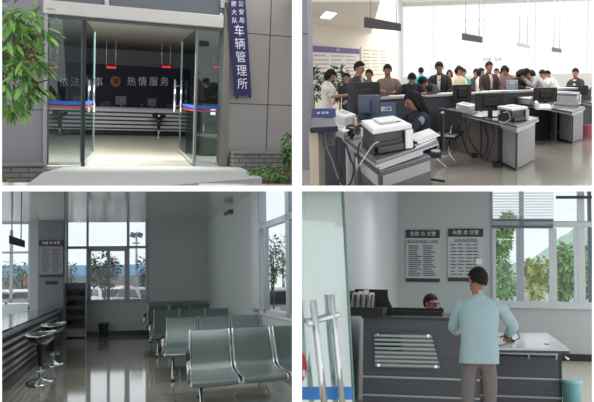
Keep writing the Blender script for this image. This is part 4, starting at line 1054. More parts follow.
# keyboards / papers on the counter
for px, py, lab, w_ in ((405, 101, 'open white form lying on the counter before the stooping person', .6), (447, 98.5, 'white form under the hand of the writing man', .7), (497, 92.5, 'white papers on the counter by the pink-shirted man', .5), (556, 88, 'white papers on the counter at the far right', .9)):
    k_ = min((i/60 for i in range(61)), key=lambda m: abs(P2.pix(ca.lerp(cb_, m))[0]-px)); p = ca.lerp(cb_, k_)+cn*.5
    b = MB(); b.box((p.x, p.y, 1.045), (w_, .42, .008), .1); b.box((p.x+.05, p.y+.02, 1.053), (w_*.6, .34, .006), -.2); solo('paper_form', b, PAPER, lab, 'paper')
for px, py, lab in ((481, 110.5, 'small black mouse on the middle desk'), (543, 109, 'white desk telephone on the far right desk')):
    p = G(px, py, .80); b = MB()
    if 'mouse' in lab: b.ball(p+Vector((0, 0, .015)), (.035, .08, .02), 12, 8)
    else: b.hull8([p+Vector(v) for v in ((-.12, -.2, 0), (.12, -.2, 0), (.12, .2, 0), (-.12, .2, 0))], [p+Vector(v) for v in ((-.12, -.2, .03), (.12, -.2, .03), (.12, .2, .08), (-.12, .2, .08))]); b.tube([p+Vector((-.10, -.15, .07)), p+Vector((-.10, .18, .11))], .03, 8)
    solo('computer_mouse' if 'mouse' in lab else 'telephone', b, BLACK if 'mouse' in lab else LWHITE, lab, 'mouse' if 'mouse' in lab else 'telephone')
lamp('fill_light_2', (D(450, 0, 24).x, 22, CEIL2-.05), 6, 8, 560)  # added area light without a fixture, lifts the brightness of the hall
lamp('fill_light_3', (D(480, 0, 24).x, 40, CEIL2-.05), 10, 12, 1000)  # second added area light, brightens the rear of the hall
# ================================================================== PLACE 3: waiting room with benches
use(P3); G = P3.G; D = P3.D
K3 = 3.2; YW = 26.0; HC3 = D(147, 222, YW).z
WALL3 = mat('waiting_room_wall', (196, 206, 206), .75, var=.02); FR3 = mat('window_frame_white', (176, 182, 188), .4)
xR = D(207, 280, YW).x
Yn = 900*xR/(297.5-110)
b = MB(); b.prism([Vector((v.x, v.y, -.05)) for v in (D(-12, 282, 6.8), D(303, 282, 6.8), D(298, 282, Yn), Vector((xR+.1, Yn, 0)), Vector((xR+.1, YW+.1, 0)), D(-14, 282, YW+.1))], .05)
struct('floor', b, tiled('polished_grey_tiles', (168, 164, 152), (140, 136, 126), .8, 2.8, .008, .06, jitter=.02, spec=.7))
Yc0 = 16.4
b = MB(); b.prism([Vector((v.x, v.y, HC3)) for v in (D(-8, 282, Yc0), D(297, 282, Yc0), Vector((xR+.1, Yc0, 0)), Vector((xR+.1, YW+.1, 0)), D(-12, 282, YW+.1))], .08)
struct('ceiling', b, tiled('glossy_strip_ceiling', (226, 228, 224), (176, 178, 176), .36, 60, .008, .13, spec=.7, metal=.5, bump=.15))
# dropped band running along the ceiling above the pillar
b = MB(); q = [G(37, 191.5, HC3), G(64, 191.5, HC3), G(64.5, 219, HC3), G(39, 219, HC3)]
b.prism([Vector((v.x, v.y, HC3-.03)) for v in q], .04); struct('ceiling_band', b, mat('ceiling_band_grey', (176, 180, 180), .6))
def bx3(mb, px0, px1, py0, py1, Y=None, dy=.2, **k): return slab(mb, px0, px1, py0, py1, Y or YW, dy)
zs = D(100, 302.5, YW).z
x0 = D(-14, 282, YW).x
b = MB(); b.bb(x0, xR, YW, YW+.2, 0, zs); wb3 = struct('wall_back', b, WALL3)
b = MB(); b.bb(D(148, 260, YW).x, xR+.15, YW, YW+.2, 0, HC3); struct('wall_back', b, WALL3)
b = MB(); b.bb(D(29.5, 260, YW).x, D(66, 260, YW).x, YW, YW+.2, 0, HC3); struct('wall_back', b, WALL3)
Yw0 = 900*xR/(252.5-110); zs2 = .90
b = MB(); b.bb(xR, xR+.12, Yw0, YW, 0, HC3); wr3 = struct('wall_right', b, WALL3)
b = MB(); b.bb(xR, xR+.12, Yn, Yw0, 0, zs2); struct('wall_right', b, WALL3)
BB = mat('baseboard_black', (28, 28, 30), .35)
b = MB(); b.bb(x0, xR, YW-.02, YW, 0, .13); struct('baseboard_back', b, BB)
b = MB(); b.bb(xR-.02, xR, Yn, YW-.02, 0, .13); struct('baseboard_right', b, BB)
GLS = glass('window_glass', (246, 250, 252), .03)
def window(n, parts, gl, Y=None):
    w = sempty('window_%d' % n)
    for nm, r_ in parts:
        b = MB(); bx3(b, *r_, (Y or YW)-.02, .14); obj(nm, b, FR3, w)
    b = MB(); bx3(b, *gl, (Y or YW)+.08, .01); obj('glass', b, GLS, w)
    return w
window(2, [('window_frame', (65.5, 68, 221, 303)), ('window_frame', (145.5, 149, 221, 303)), ('mullion', (86.3, 88.6, 221, 303)), ('mullion', (126.8, 129.6, 221, 303)), ('transom', (66, 148, 246, 248.6)),
           ('window_frame', (66, 148, 299.5, 303.5)), ('casement_frame', (88.6, 91, 249, 300)), ('casement_frame', (124.5, 127, 249, 300)), ('casement_frame', (107, 110, 249, 300)), ('casement_frame', (88.6, 127, 248.6, 251))], (66, 148, 222, 302))
window(3, [('window_frame', (-12, 30, 299, 303)), ('transom', (-12, 30, 251.5, 253.5)), ('mullion', (9.5, 12.5, 230, 303)), ('window_frame', (28, 30.5, 222, 303)), ('window_frame', (-12, 30, 222, 224))], (-12, 30, 222, 302))
w4 = sempty('window_4')
def rw(nm, ya, yb, za, zb, m=FR3, t=.1):
    b = MB(); X0, X1 = xR-.03, xR-.03+t; cp = lambda y: min(zb, P3.zrow(xR, y, 188.8))
    b.hull8([Vector((X0, ya, za)), Vector((X1, ya, za)), Vector((X1, yb, za)), Vector((X0, yb, za))], [Vector((X0, ya, cp(ya))), Vector((X1, ya, cp(ya))), Vector((X1, yb, cp(yb))), Vector((X0, yb, cp(yb)))]); obj(nm, b, m, w4)
Yat = lambda px: 900*xR/(px-110)
WF = mat('window_frame_pale', (206, 210, 214), .4)
rw('window_frame', Yat(259), Yat(251.5), zs2-.02, HC3, WF, .15); rw('window_sill', Yn, Yat(251.5), zs2-.04, zs2+.06, WF, .2)
rw('mullion', Yat(290.5), Yat(286.5), zs2, HC3, FR3, .12); rw('transom', Yn, Yat(259), 2.42, 2.52, FR3); rw('casement_frame', Yat(266), Yat(263.5), zs2, 2.42, FR3, .06)
rw('glass', Yn, Yat(259), zs2, HC3, GLS, .01)
# pillar with notice
Yp = 24.6
b = MB(); slab(b, 29.5, 37.5, 219, 335, Yp+.3, .6); 
x0p, x1p, _, _ = RX(29.5, 64.5, 219, 300, Yp); b = MB(); b.bb(x0p, x1p, Yp+.1, YW, 0, HC3); pil = struct('wall_pillar', b, mat('pillar_pale', (158, 164, 166), .6))
b = MB(); x0q, x1q, _, _ = RX(38, 63.5, 219, 300, Yp); b.bb(x0q, x1q, Yp+.02, Yp+.1, 0, D(50, 219, Yp).z); struct('pillar_cladding', b, mat('cladding_grey', (112, 116, 122), .5), pil)
t = thing('notice_board', 'tall framed notice board with dark header on the grey pillar', 'notice board', D(51, 300, Yp))
b = MB(); slab(b, 39.3, 63, 246.5, 274.5, Yp-.01, .03); obj('panel', b, mat('notice_grey', (136, 138, 146), .6), t)
h = MB(); slab(h, 39, 63.2, 240.3, 245.8, Yp-.03, .05); h = obj('header', h, mat('header_dark', (44, 46, 54), .5), t)
b = MB(); text_into(b, '永胜 ◎ 车管', .085, D(51, 243, Yp-.04)); obj('lettering', b, PAPER, h)
b = MB(); slab(b, 39.5, 63, 274.5, 277, Yp-.02, .04); obj('footer', b, mat('header_dark', (44, 46, 54)), t)
b = MB(); rn = random.Random(2)
for k in range(11):
    for c in range(2): slab(b, 41.5+c*10.5, 41.5+c*10.5+5+4*rn.random(), 249+k*2.2, 249.9+k*2.2, Yp-.018, .004)
obj('text_lines', b, mat('text_soft', (96, 98, 106), .7), t)
b = MB(); slab(b, 45.5, 57.5, 281, 284.5, Yp, .03); solo('number_plate', b, DARK, 'small dark plate on the pillar below the notice board', 'plate')
# hanging LED display
t = thing('led_display', 'small dark hanging LED display above the service counter', 'display', D(16.5, 247, 17.2), 0)
n = Vector((0, .12, 0)); a, b_, c, d = D(9, 235, 17), D(24.5, 240.5, 17.6), D(24.5, 247.5, 17.6), D(9, 243.5, 17)
b = MB(); b.hull8([d, c, c+n, d+n], [a, b_, b_+n, a+n]); obj('housing', b, mat('led_housing', (40, 24, 34), .4), t)
b = MB(); text_into(b, '01', .085, (a+b_+c+d)/4-n*.15, (b_-a).normalized()); obj('lit_digits', b, emit('led_dim', (120, 40, 50), .6), t)
for p in (a.lerp(b_, .15), a.lerp(b_, .75)):
    b = MB(); b.tube([p+n*.5, Vector((p.x, p.y+.06, HC3+.02))], .012, 6); obj('hanging_rod', b, mat('rod_grey', (120, 122, 126), .4), t)
# service counter
cN, cF = G(2, 331, .85), G(62.5, 307, .85); dv = (cF-cN).normalized(); cN = cN-dv*4.0; bN, bF = G(2, 315, .85), G(60, 303.5, .85); bN = bN-(bF-bN).normalized()*3.0
bF = Vector((bF.x-.1, cF.y, .85))
t = thing('service_counter', 'long service counter with dark glossy top and grey slatted front', 'counter', Vector(((cN.x+bF.x)/2, (cN.y+cF.y)/2, 0)))
z_ = lambda p, z: Vector((p.x, p.y, z))
b = MB(); b.prism([z_(p, .82) for p in (cN, cF, bF, bN)], .03); obj('countertop', b, mat('counter_top_gloss', (58, 64, 72), .09, spec=.9), t)
off = Vector((-.06, 0, 0))
b = MB(); b.prism([z_(p, .12) for p in (cN+off, cF+off, bF, bN)], .66); obj('body', b, mat('counter_body_silver', (214, 216, 220), .4, .1), t)
b = MB(); b.prism([z_(p, .76) for p in (cN, cF, bF, bN)], .06); obj('edge_band', b, mat('edge_silver', (196, 198, 200), .3, .3), t)
b = MB(); b.prism([z_(p, 0) for p in (cN+off*2, cF+off*2, bF, bN)], .12); obj('plinth', b, BLACK, t)
for k in range(5):
    zz = .16+k*.122; b = MB(); q = [cN+off+Vector((.012, 0, 0)), cF+off+Vector((.012, 0, 0)), cF+off, cN+off]; b.prism([z_(p, zz) for p in q], .062); obj('slat', b, mat('slat_dark', (34, 36, 42), .35), t)
# monitor on it, and a pen on its stand
m_ = monitor_kit('monitor', 'black monitor at the far left end of the service counter', .5, .24, BLACK, None, .05, 1); p = G(6, 305.5, .86); place(m_, p, .1)
b = MB(); p = G(28.5, 309.5, .85); b.lathe([(.035, 0), (.035, .02), (.012, .03), (.010, .11)], p, 12, 2); solo('pen_stand', b, BLACK, 'tiny black pen stand on the service counter top', 'pen stand')
# bar stools
s3 = stool_kit('bar_stool', 'front bar stool of the two, black bucket seat on chrome base', 'bar stools at the service counter', 1, K3)
p = G(40.5, 382.5); place(s3, p, .0, 1.03)
p = G(53, 364.5); dup(s3, p, 0, 'rear bar stool of the two, black bucket seat on chrome base', sc=1.03)
# magazine rack and magazines
Yr = 25.2; t = thing('magazine_rack', 'dark metal magazine rack standing beside the pillar', 'rack', Vector((D(75.5, 335, Yr).x, Yr, 0)))
RK = mat('rack_dark', (40, 42, 44), .4); xa, xb, _, zt3 = RX(65.5, 86, 283, 335, Yr)
for nm, x in (('side_frame', xa), ('side_frame', xb)):
    b = MB(); b.bb(x-.02, x+.02, Yr-.05, Yr+.25, .0, zt3); obj(nm, b, mat('rack_silver', (128, 132, 134), .35, .4), t)
b = MB(); b.bb(xa, xb, Yr+.2, Yr+.23, .05, zt3); obj('back_panel', b, RK, t)
b = MB(); b.bb(xa, xb, Yr-.05, Yr+.25, zt3-.16, zt3); obj('header', b, mat('rack_header', (76, 80, 82), .4), t)
tiers = [304-282+0, ]
rn = random.Random(9); colr = [(150, 60, 60), (70, 86, 120), (120, 122, 120), (84, 100, 84), (60, 60, 66), (132, 96, 74)]
nth = ['top', 'second', 'third', 'lowest']
for k in range(4):
    z0 = zt3-.42-k*.26; b = MB(); b.bb(xa+.02, xb-.02, Yr-.04, Yr+.2, z0-.02, z0); b.bb(xa+.02, xb-.02, Yr-.05, Yr-.03, z0-.02, z0+.06); obj('shelf', b, RK, t)
    for j_ in range(4):
        w_ = (xb-xa-.06)/4; xm = xa+.03+w_*(j_+.5); ci = rn.randrange(6); hh = .17+.03*rn.random()
        b = MB(); b.hull8([Vector(v) for v in ((xm-w_*.43, Yr-.02, z0+.002), (xm+w_*.43, Yr-.02, z0+.002), (xm+w_*.43, Yr+.0, z0+.002), (xm-w_*.43, Yr, z0+.002))],
                           [Vector(v) for v in ((xm-w_*.43, Yr+.12, z0+hh), (xm+w_*.43, Yr+.12, z0+hh), (xm+w_*.43, Yr+.14, z0+hh), (xm-w_*.43, Yr+.14, z0+hh))])
        solo('magazine', b, mat('magazine_%d' % ci, tuple(int(v*.8) for v in colr[ci]), .6), '%s magazine on the %s shelf of the dark rack' % (['leftmost', 'second from left', 'third from left', 'rightmost'][j_], nth[k]), 'magazine', 'magazines in the rack')
b = MB(); b.bb(xa, xb, Yr-.03, Yr+.2, .34, .36); obj('lower_shelf', b, RK, t)
b = MB(); b.bb(xa+.02, xb-.02, Yr+.1, Yr+.13, .04, .34); obj('kick_panel', b, mat('rack_silver', (128, 132, 134)), t)
# bin
p = G(103.5, 336.5); t = thing('waste_bin', 'grey-green waste bin on the tiles below the window', 'bin', p)
b = MB(); b.lathe([(.10, 0), (.14, .34), (.15, .36), (.135, .36), (.09, .03)], p, 20, 1.5); obj('bucket', b, mat('bin_green', (66, 78, 72), .5), t)
b = MB(); b.lathe([(.148, .345), (.158, .35), (.158, .375), (.148, .38)], p, 20, 1.5); obj('liner_rim', b, mat('bin_liner', (96, 108, 102), .6), t)
p = G(120, 334.5); b = MB(); b.ball(p+Vector((0, 0, .03)), (.06, .08, .03), 10, 6); b.ball(p+Vector((.05, 0, .035)), (.04, .05, .035), 8, 6); solo('crumpled_paper', b, PAPER, 'small crumpled white paper on the floor right of the waste bin', 'paper')
b = MB(); c = D(229.5, 212, Yat(229.5)-.2); b.box((xR-.06, c.y, c.z), (.12, .35, .09)); b.ball((xR-.12, c.y+.25, c.z-.02), (.05, .15, .05), 10, 6); solo('security_camera', b, mat('cam_grey', (92, 96, 98), .5), 'small grey security camera high on the right wall', 'camera')
# ---------------------------------------------------------------- steel benches
P_ = G(191.5, 384, .42); Q_ = G(291, 375.5, .42); e1 = (Q_-P_)/1.14; B_ = G(189.5, 330, .86); e2 = (B_-P_)/.65; e2.z = 0; e1.z = 0
def bench_kit(label):
    t = thing('waiting_bench', label, 'bench', (0, 0, 0), 0, 'steel waiting benches')
    A = lambda u, v, z: e1*u+e2*v+Vector((0, 0, z))
    prof = [(.0, .385), (.012, .41), (.04, .425), (.14, .422), (.28, .405), (.40, .40), (.46, .42), (.495, .48), (.53, .58), (.575, .70), (.63, .83), (.65, .86), (.672, .85)]
    STL = mat('perforated_steel', (126, 142, 140), .3, .5, var=.05, scale=40, spec=.6)
    for k in range(3):
        u0, u1 = k*.58, k*.58+.53
        b = MB(); vs = []
        us = [u0+.0, u0+.03, u0+.09, (u0+u1)/2, u1-.09, u1-.03, u1]
        lift = [.012, .002, -.004, -.006, -.004, .002, .012]
        for (v, z) in prof:
            for u, l in zip(us, lift): vs.append(A(u, v, z+l*.6))
        n_ = len(us); fs = [(i*n_+j, i*n_+j+1, (i+1)*n_+j+1, (i+1)*n_+j) for i in range(len(prof)-1) for j in range(n_-1)]
        b.add(vs, fs, True); so = obj('seat_shell', b, STL, t); sd = so.modifiers.new('th', 'SOLIDIFY'); sd.thickness = .015
        for u in (u0, u1):
            b = MB(); b.tube([A(u, v-.003, z) for (v, z) in prof], .013, 6); obj('side_rail', b, CHROME, so)
    b = MB(); b.tube([A(-.02, .30, .33), A(1.72, .30, .33)], .035, 8); obj('beam', b, mat('beam_grey', (90, 94, 96), .4, .4), t)
    for u in (.12, 1.58):
        b = MB(); b.tube([A(u, .30, .33), A(u, .26, .2), A(u, .02, .03)], .022, 8); obj('leg', b, CHROME, t)
        b = MB(); b.tube([A(u, .30, .33), A(u, .34, .2), A(u, .60, .03)], .022, 8); obj('leg', b, CHROME, t)
        for v in (.02, .60):
            b = MB(); b.lathe([(.0, 0), (.03, 0), (.03, .02), (.01, .03)], A(u, v, 0), 10); obj('foot', b, BLACK, t)
    for u in (-.035, 1.725):
        b = MB(); b.tube([A(u, .46, .36), A(u, .47, .60), A(u, .42, .645), A(u, .12, .625), A(u, .06, .58), A(u, .10, .40), A(u, .28, .33)], .016, 8); obj('armrest', b, CHROME, t)
        b = MB(); b.tube([A(u, .44, .66), A(u, .28, .662), A(u, .12, .645)], .026, 8); obj('arm_pad', b, BLACK, t)
    return t
bk1 = bench_kit('nearest steel waiting bench, cropped at the right edge of the waiting room')
place(bk1, P_*1 - Vector((0, 0, P_.z)))
labs = ['second steel waiting bench counted from the front', 'third steel waiting bench counted from the front', 'rearmost steel waiting bench against the back wall']
for (px, py), lab in zip(((167, 318), (154.6, 310.3), (148.5, 305.2)), labs):
    q = G(px, py, .86)-e2*.65; q.z = 0
    if 'rearmost' in lab: q.y = min(q.y, YW-.25-e2.y*.67-max(0, e1.y*1.7))
    dup(bk1, q, 0, lab)
# ---------------------------------------------------------------- outside the windows
gz = -.25
b = MB(); q = [D(-20, 282, YW+.4), D(203, 282, YW+.4), D(203, 282, 150), D(-20, 282, 150)]; b.prism([z_(p, gz-.05) for p in q], .05); struct('floor_car_park', b, mat('asphalt_pale', (190, 190, 188), .9))
b = MB(); q = [Vector((xR+.5, Yn+2, 0)), D(293, 282, 17), D(291, 282, 60), D(215, 282, 60), Vector((xR+.5, YW, 0))]; b.prism([z_(p, gz-.05) for p in q], .05); struct('floor_yard', b, mat('yard_pale', (196, 190, 182), .9))
b = MB(); slab(b, -20, 203, 265, 276, 95, .6); bl = solo('hoarding', b, mat('hoarding_blue', (128, 184, 226), .6), 'long bright blue hoarding beyond the car park', 'fence')
b = MB(); slab(b, -20, 203, 276, 291, 94, .6); solo('boundary_wall', b, mat('boundary_wall_grey', (120, 124, 122), .8), 'low grey boundary wall under the blue hoarding', 'wall')
LT = leafmats('carpark', (58, 70, 60)); LT2 = leafmats('carpark_light', (96, 118, 84))
def tr3(label, px, Y, crowns, n, L, lm=LT, h=None, seed=1):
    base = D(px, 290, Y); base.z = gz; cr = []
    for (cx, cy, rx, rz) in crowns:
        c = D(cx, cy, Y); cr.append((c.x-base.x, c.y-base.y, c.z-gz, (rx*Y/900, 1.0, rz*Y/900)))
    hh = max(c[2] for c in cr)
    return tree(label, base, hh, cr, n, L, L*.45, lm, seed, trunk_r=.07 if px < 200 else .03, group='trees outside the waiting room')
tr3('dark leafy young tree outside the middle of the back window', 104, 50, [(102, 262, 12, 9), (95, 272, 6, 8), (112, 268, 8, 10), (104, 280, 11, 7)], 560, .30, seed=2)
tr3('dark tree outside the right pane of the back window', 144, 55, [(143, 268, 6, 12), (146, 282, 5, 8)], 240, .3, seed=3)
tr3('small dark tree at the left edge of the back window', 72, 55, [(71, 270, 4, 9), (70, 284, 4, 5)], 130, .3, seed=4)
tr3('light green tree outside the small left window', 22, 64, [(20, 270, 8, 9), (8, 274, 6, 12), (24, 282, 6, 8)], 380, .32, LT2, seed=5)
tr3('bare-twigged tree outside the right-hand window', 272, 27, [(270, 248, 9, 14), (277, 262, 9, 12), (268, 275, 8, 10)], 600, .13, LT2, seed=6)
tr3('second twiggy tree further right outside the right-hand window', 284, 42, [(285, 250, 6, 16), (284, 268, 6, 12)], 420, .13, LT2, seed=7)
def car(label, px, py, Y, L, body, yaw, seed=0):
    p = D(px, py, Y); p.z = gz; t = thing('car', label, 'car', (0, 0, 0), 0, 'cars parked outside')
    H = 1.45; W = 1.7; PR = [(-.5, .35), (-.49, .62), (-.44, .78), (-.30, .84), (-.20, 1.0*H*.93), (-.05, H), (.18, H*.99), (.34, .9), (.47, .80), (.5, .6), (.49, .3)]
    b = MB(); n_ = len(PR)
    for (ys, ins) in ((-W/2, 0), (W/2, 0)): pass
    lo = [(x*L, -W/2, z) for x, z in PR]; hi = [(x*L, W/2, z) for x, z in PR]
    b.add(lo+hi, [tuple(range(n_)), tuple(range(n_, 2*n_))[::-1]]+[(i, (i+1) % n_, n_+(i+1) % n_, n_+i) for i in range(n_)]); obj('body', b, body, t, bevel=.06)
    b = MB()
    for s_ in (-1, 1): b.hull8([Vector(v) for v in ((-.27*L, s_*(W/2+.0), .88), (.30*L, s_*(W/2), .90), (.30*L, s_*(W/2+.012), .90), (-.27*L, s_*(W/2+.012), .88))], [Vector(v) for v in ((-.19*L, s_*(W/2), 1.3), (.19*L, s_*(W/2), 1.34), (.19*L, s_*(W/2+.012), 1.34), (-.19*L, s_*(W/2+.012), 1.3))])
    obj('side_windows', b, mat('car_glass', (40, 48, 56), .1), t)
    b = MB(); b.hull8([Vector(v) for v in ((-.315*L, -.7, .86), (-.315*L, .7, .86), (-.30*L, .7, .86), (-.30*L, -.7, .86))], [Vector(v) for v in ((-.215*L, -.62, 1.3), (-.215*L, .62, 1.3), (-.2*L, .62, 1.3), (-.2*L, -.62, 1.3))]); obj('windscreen', b, mat('car_glass', (40, 48, 56)), t)
    for sx in (-.31, .31):
        for sy in (-1, 1):
            b = MB(); b.lathe([(0, -.1), (.3, -.1), (.32, -.05), (.32, .05), (.3, .1)], (0, 0, 0), 18); b.v = [Vector((sx*L+v.x, sy*(W/2-.08)+v.z, .31+v.y)) for v in b.v]; obj('wheel', b, BLACK, t)
    for sy in (-.6, .6):
        b = MB(); b.box((-.5*L, sy, .68), (.06, .3, .12)); obj('headlamp', b, LWHITE, t)
        b = MB(); b.box((.495*L, sy, .68), (.06, .25, .14)); obj('tail_lamp', b, mat('tail_red', (190, 40, 44), .4), t)
    place(t, p, yaw); return t
CW = mat('car_white', (232, 236, 240), .25, coat=.5); CD = mat('car_dark', (70, 74, 84), .25, coat=.5); CR = mat('car_red', (196, 60, 64), .3, coat=.5)
car('white car parked outside the middle pane of the back window', 109, 300, 58, 4.2, CW, PI/2+.2)
car('white car outside the left casement of the back window', 93, 300, 62, 4.2, CW, PI/2-.1)
car('silver-grey car outside the right pane of the back window', 141, 300, 52, 4.2, mat('car_silver', (170, 176, 186), .25, coat=.5), PI/2+.5)
car('red car half hidden behind the white car outside the back window', 120, 300, 75, 4.0, CR, PI/2+.9)
car('white car outside the small left window', 20, 300, 50, 4.2, CW, PI/2+.4)
car('pale car outside the right-hand window', 283, 300, 34, 3.6, mat('car_silver', (170, 176, 186)), PI/2)
p = D(26.5, 290, 70); b = MB(); b.tube([z_(p, gz), z_(p, 2.0)], [.35, .12], 8); b.tube([z_(p, 1.0), z_(p, 2.2)], .2, 8); solo('red_pennant', b, CR, 'red furled banner standing outside the small left window', 'banner')
# solar street light
p = D(136.5, 290, 60); t = thing('street_light', 'tall street light with two solar panels outside the right pane', 'street light', z_(p, gz))
zt_ = D(136.5, 232, 60).z; b = MB(); b.tube([z_(p, gz), z_(p, zt_)], [.09, .06], 8); obj('pole', b, mat('pole_grey', (150, 154, 160), .5), t)
for px in (133, 140):
    b = MB(); c = D(px, 235, 60); b.box(c, (.36, .05, .34), M=Matrix.Rotation(.35, 3, 'Y') @ Matrix.Rotation(.5, 3, 'X')); obj('solar_panel', b, mat('solar_panel', (92, 100, 116), .3), t)
b = MB(); c = D(136, 243, 60); b.box(c, (.5, .12, .1)); obj('lamp_head', b, mat('pole_grey', (150, 154, 160)), t)
lamp('fill_light_4', ((xR-.2)/2, 14.5, 3.0), 2.5, .5, 14, (.93, .97, 1))  # weak added fill for the waiting room, no fixture belongs to it
# ================================================================== PLACE 4: reception with posters and the standing man
use(P4); G = P4.G; D = P4.D
YW4 = 20.0; xL = D(398, 290, YW4).x
WALL4 = mat('reception_wall', (190, 196, 198), .75, var=.02)
z_ = lambda p, z: Vector((p.x, p.y, z))
def topcap(x, y, hi=5): return min(hi, P4.zrow(x, y, 188.8))
def capq(mb, pts, z0=0.0):     # wall block whose top stays below the upper storey
    return mb.hull8([Vector((p[0], p[1], z0)) for p in pts], [Vector((p[0], p[1], topcap(*p))) for p in pts])
b = MB(); b.prism([z_(v, -.05) for v in (D(301, 288, 6.8), D(600, 288, 6.8), D(612, 288, YW4+.2), D(392, 288, YW4+.2), Vector((xL-.1, YW4, 0)), Vector((xL-.1, 8.0, 0)))], .05)
struct('floor', b, tiled('reception_tiles', (206, 200, 180), (180, 174, 156), .8, 2.8, .01, .25, jitter=.02))
b = MB(); capq(b, [(xL-.08, 7.8), (xL, 7.8), (xL, YW4), (xL-.08, YW4)]); struct('wall_left', b, WALL4)
xw = D(491.5, 250, YW4).x
b = MB(); b.bb(xL-.08, xw, YW4, YW4+.2, 0, topcap(0, YW4)); struct('wall_back', b, WALL4)
zs = D(540, 307.5, YW4).z; xe = D(612, 288, YW4).x
b = MB(); b.bb(xw, xe, YW4, YW4+.2, 0, zs); struct('wall_back', b, WALL4)
b = MB(); q = [(xL-.08, 13.2), (D(600, 200, 13.2).x, 13.2), (D(612, 200, YW4).x, YW4+.2), (xL-.08, YW4+.2)]
b.hull8([Vector((p[0], p[1], topcap(*p)-.0)) for p in q], [Vector((p[0], p[1], topcap(*p)+.02)) for p in q]); struct('ceiling', b, mat('ceiling_white4', (214, 216, 216), .8))
b = MB(); b.bb(xw-2.5, xe, YW4-.025, YW4, 0, .15); struct('baseboard_back', b, BB)
# window
w5 = sempty('window_5'); FR4 = mat('window_frame_grey_blue', (172, 184, 194), .4); FR4d = mat('window_bar_slate', (96, 108, 124), .4); FRW = mat('window_frame_bright', (206, 212, 216), .4)
def wp(nm, r_, m=FR4, y=-.03, dy=.13):
    b = MB(); slab(b, *r_, YW4+y, dy); obj(nm, b, m, w5)
wp('window_frame', (491.5, 493, 188.8, 307)); wp('mullion', (519.5, 524, 188.8, 307)); wp('mullion', (549.5, 554.5, 224, 307), FRW); wp('mullion', (578, 585, 188.8, 307), FRW); wp('mullion', (588.5, 592, 188.8, 307), FR4d)
wp('transom', (492, 600, 221, 226.5), FR4); wp('transom', (492, 553, 225.5, 228), FR4d, -.05); wp('transom', (553, 600, 222, 227), FRW, -.045)
wp('window_sill', (490, 600, 301.5, 308.5), FRW, -.08, .2); wp('casement_frame', (493, 496, 228, 302), FRW); wp('casement_frame', (516.5, 519.5, 228, 302), FR4)
wp('casement_frame', (554.5, 557, 228, 302), FRW); wp('casement_frame', (574.5, 578, 228, 302), FRW)
b = MB(); slab(b, 492, 600, 188.8, 302, YW4+.1, .01); obj('glass', b, GLS, w5)
t = thing('window_blind', 'white slatted blind lowered over the upper left window panes', 'blind', D(523, 222, YW4-.1))
b = MB()
for k in range(11): x0, x1, z0, z1 = RX(493, 553.5, 189.5+k*2.8, 191.3+k*2.8, YW4-.09); b.hull8([Vector(v) for v in ((x0, YW4-.10, z0), (x1, YW4-.10, z0), (x1, YW4-.097, z0), (x0, YW4-.097, z0))], [Vector(v) for v in ((x0, YW4-.07, z1), (x1, YW4-.07, z1), (x1, YW4-.067, z1), (x0, YW4-.067, z1))])
obj('slats', b, frosted('blind_white', (250, 250, 252), .35), t)
b = MB(); slab(b, 493, 553.5, 219, 221, YW4-.12, .05); obj('bottom_bar', b, FR4d, t)
b = MB(); slab(b, 556, 592, 195.8, 198.6, YW4-.12, .05); solo('blind_rail', b, mat('rail_dark_slate', (60, 64, 72), .4), 'dark bottom rail of the raised blind in the upper right window pane', 'blind rail')
# posters
def poster(label, px0, px1, y0, yh, yf, y1, rows, cols, note):
    t = thing('poster', label, 'poster', D((px0+px1)/2, y1, YW4), 0, 'notice posters on the reception wall')
    b = MB(); slab(b, px0, px1, y0, y1, YW4-.03, .03); obj('sheet', b, mat('poster_sheet', (198, 200, 204), .5), t)
    b = MB(); slab(b, px0, px1, y0, yh, YW4-.036, .006); h = obj('header', b, mat('poster_header', (52, 54, 62), .4), t)
    b = MB(); text_into(b, '永胜 ◎ 交警', .105, D((px0+px1)/2, (y0+yh)/2, YW4-.045)); obj('lettering', b, PAPER, h)
    b = MB(); slab(b, px0, px1, yf, y1, YW4-.036, .006); obj('footer', b, mat('poster_header', (52, 54, 62)), t)
    b = MB(); text_into(b, note, .085, D((px0+px1)/2, yh+4, YW4-.04)); obj('title', b, mat('ink_poster', (58, 58, 64), .7), t)
    b = MB(); rn = random.Random(int(px0)); r0, r1 = yh+8, yf-3
    for k in range(rows):
        y = r0+(r1-r0)*k/(rows-1); cw = (px1-px0-5)/cols
        for c in range(cols): slab(b, px0+2.5+c*cw, px0+2.5+c*cw+cw*(.55+.37*rn.random()), y-.5, y+.35, YW4-.035, .004)
    obj('text_lines', b, mat('ink_poster', (58, 58, 64)), t)
poster('left notice poster with dark header and dense text on the white wall', 406, 439.8, 230, 238, 278.3, 282, 15, 2, '机动车驾驶人须知')
poster('right notice poster with dark header and columns of text near the window', 448, 483.2, 228.6, 236.8, 277.5, 281.5, 10, 4, '业务办理流程')
b = MB(); slab(b, 476, 482, 258.5, 264.5, YW4-.06, .01); solo('paper_notice', b, mat('bright_paper', (244, 244, 246), .7), 'small blank white paper stuck on the right poster', 'notice')
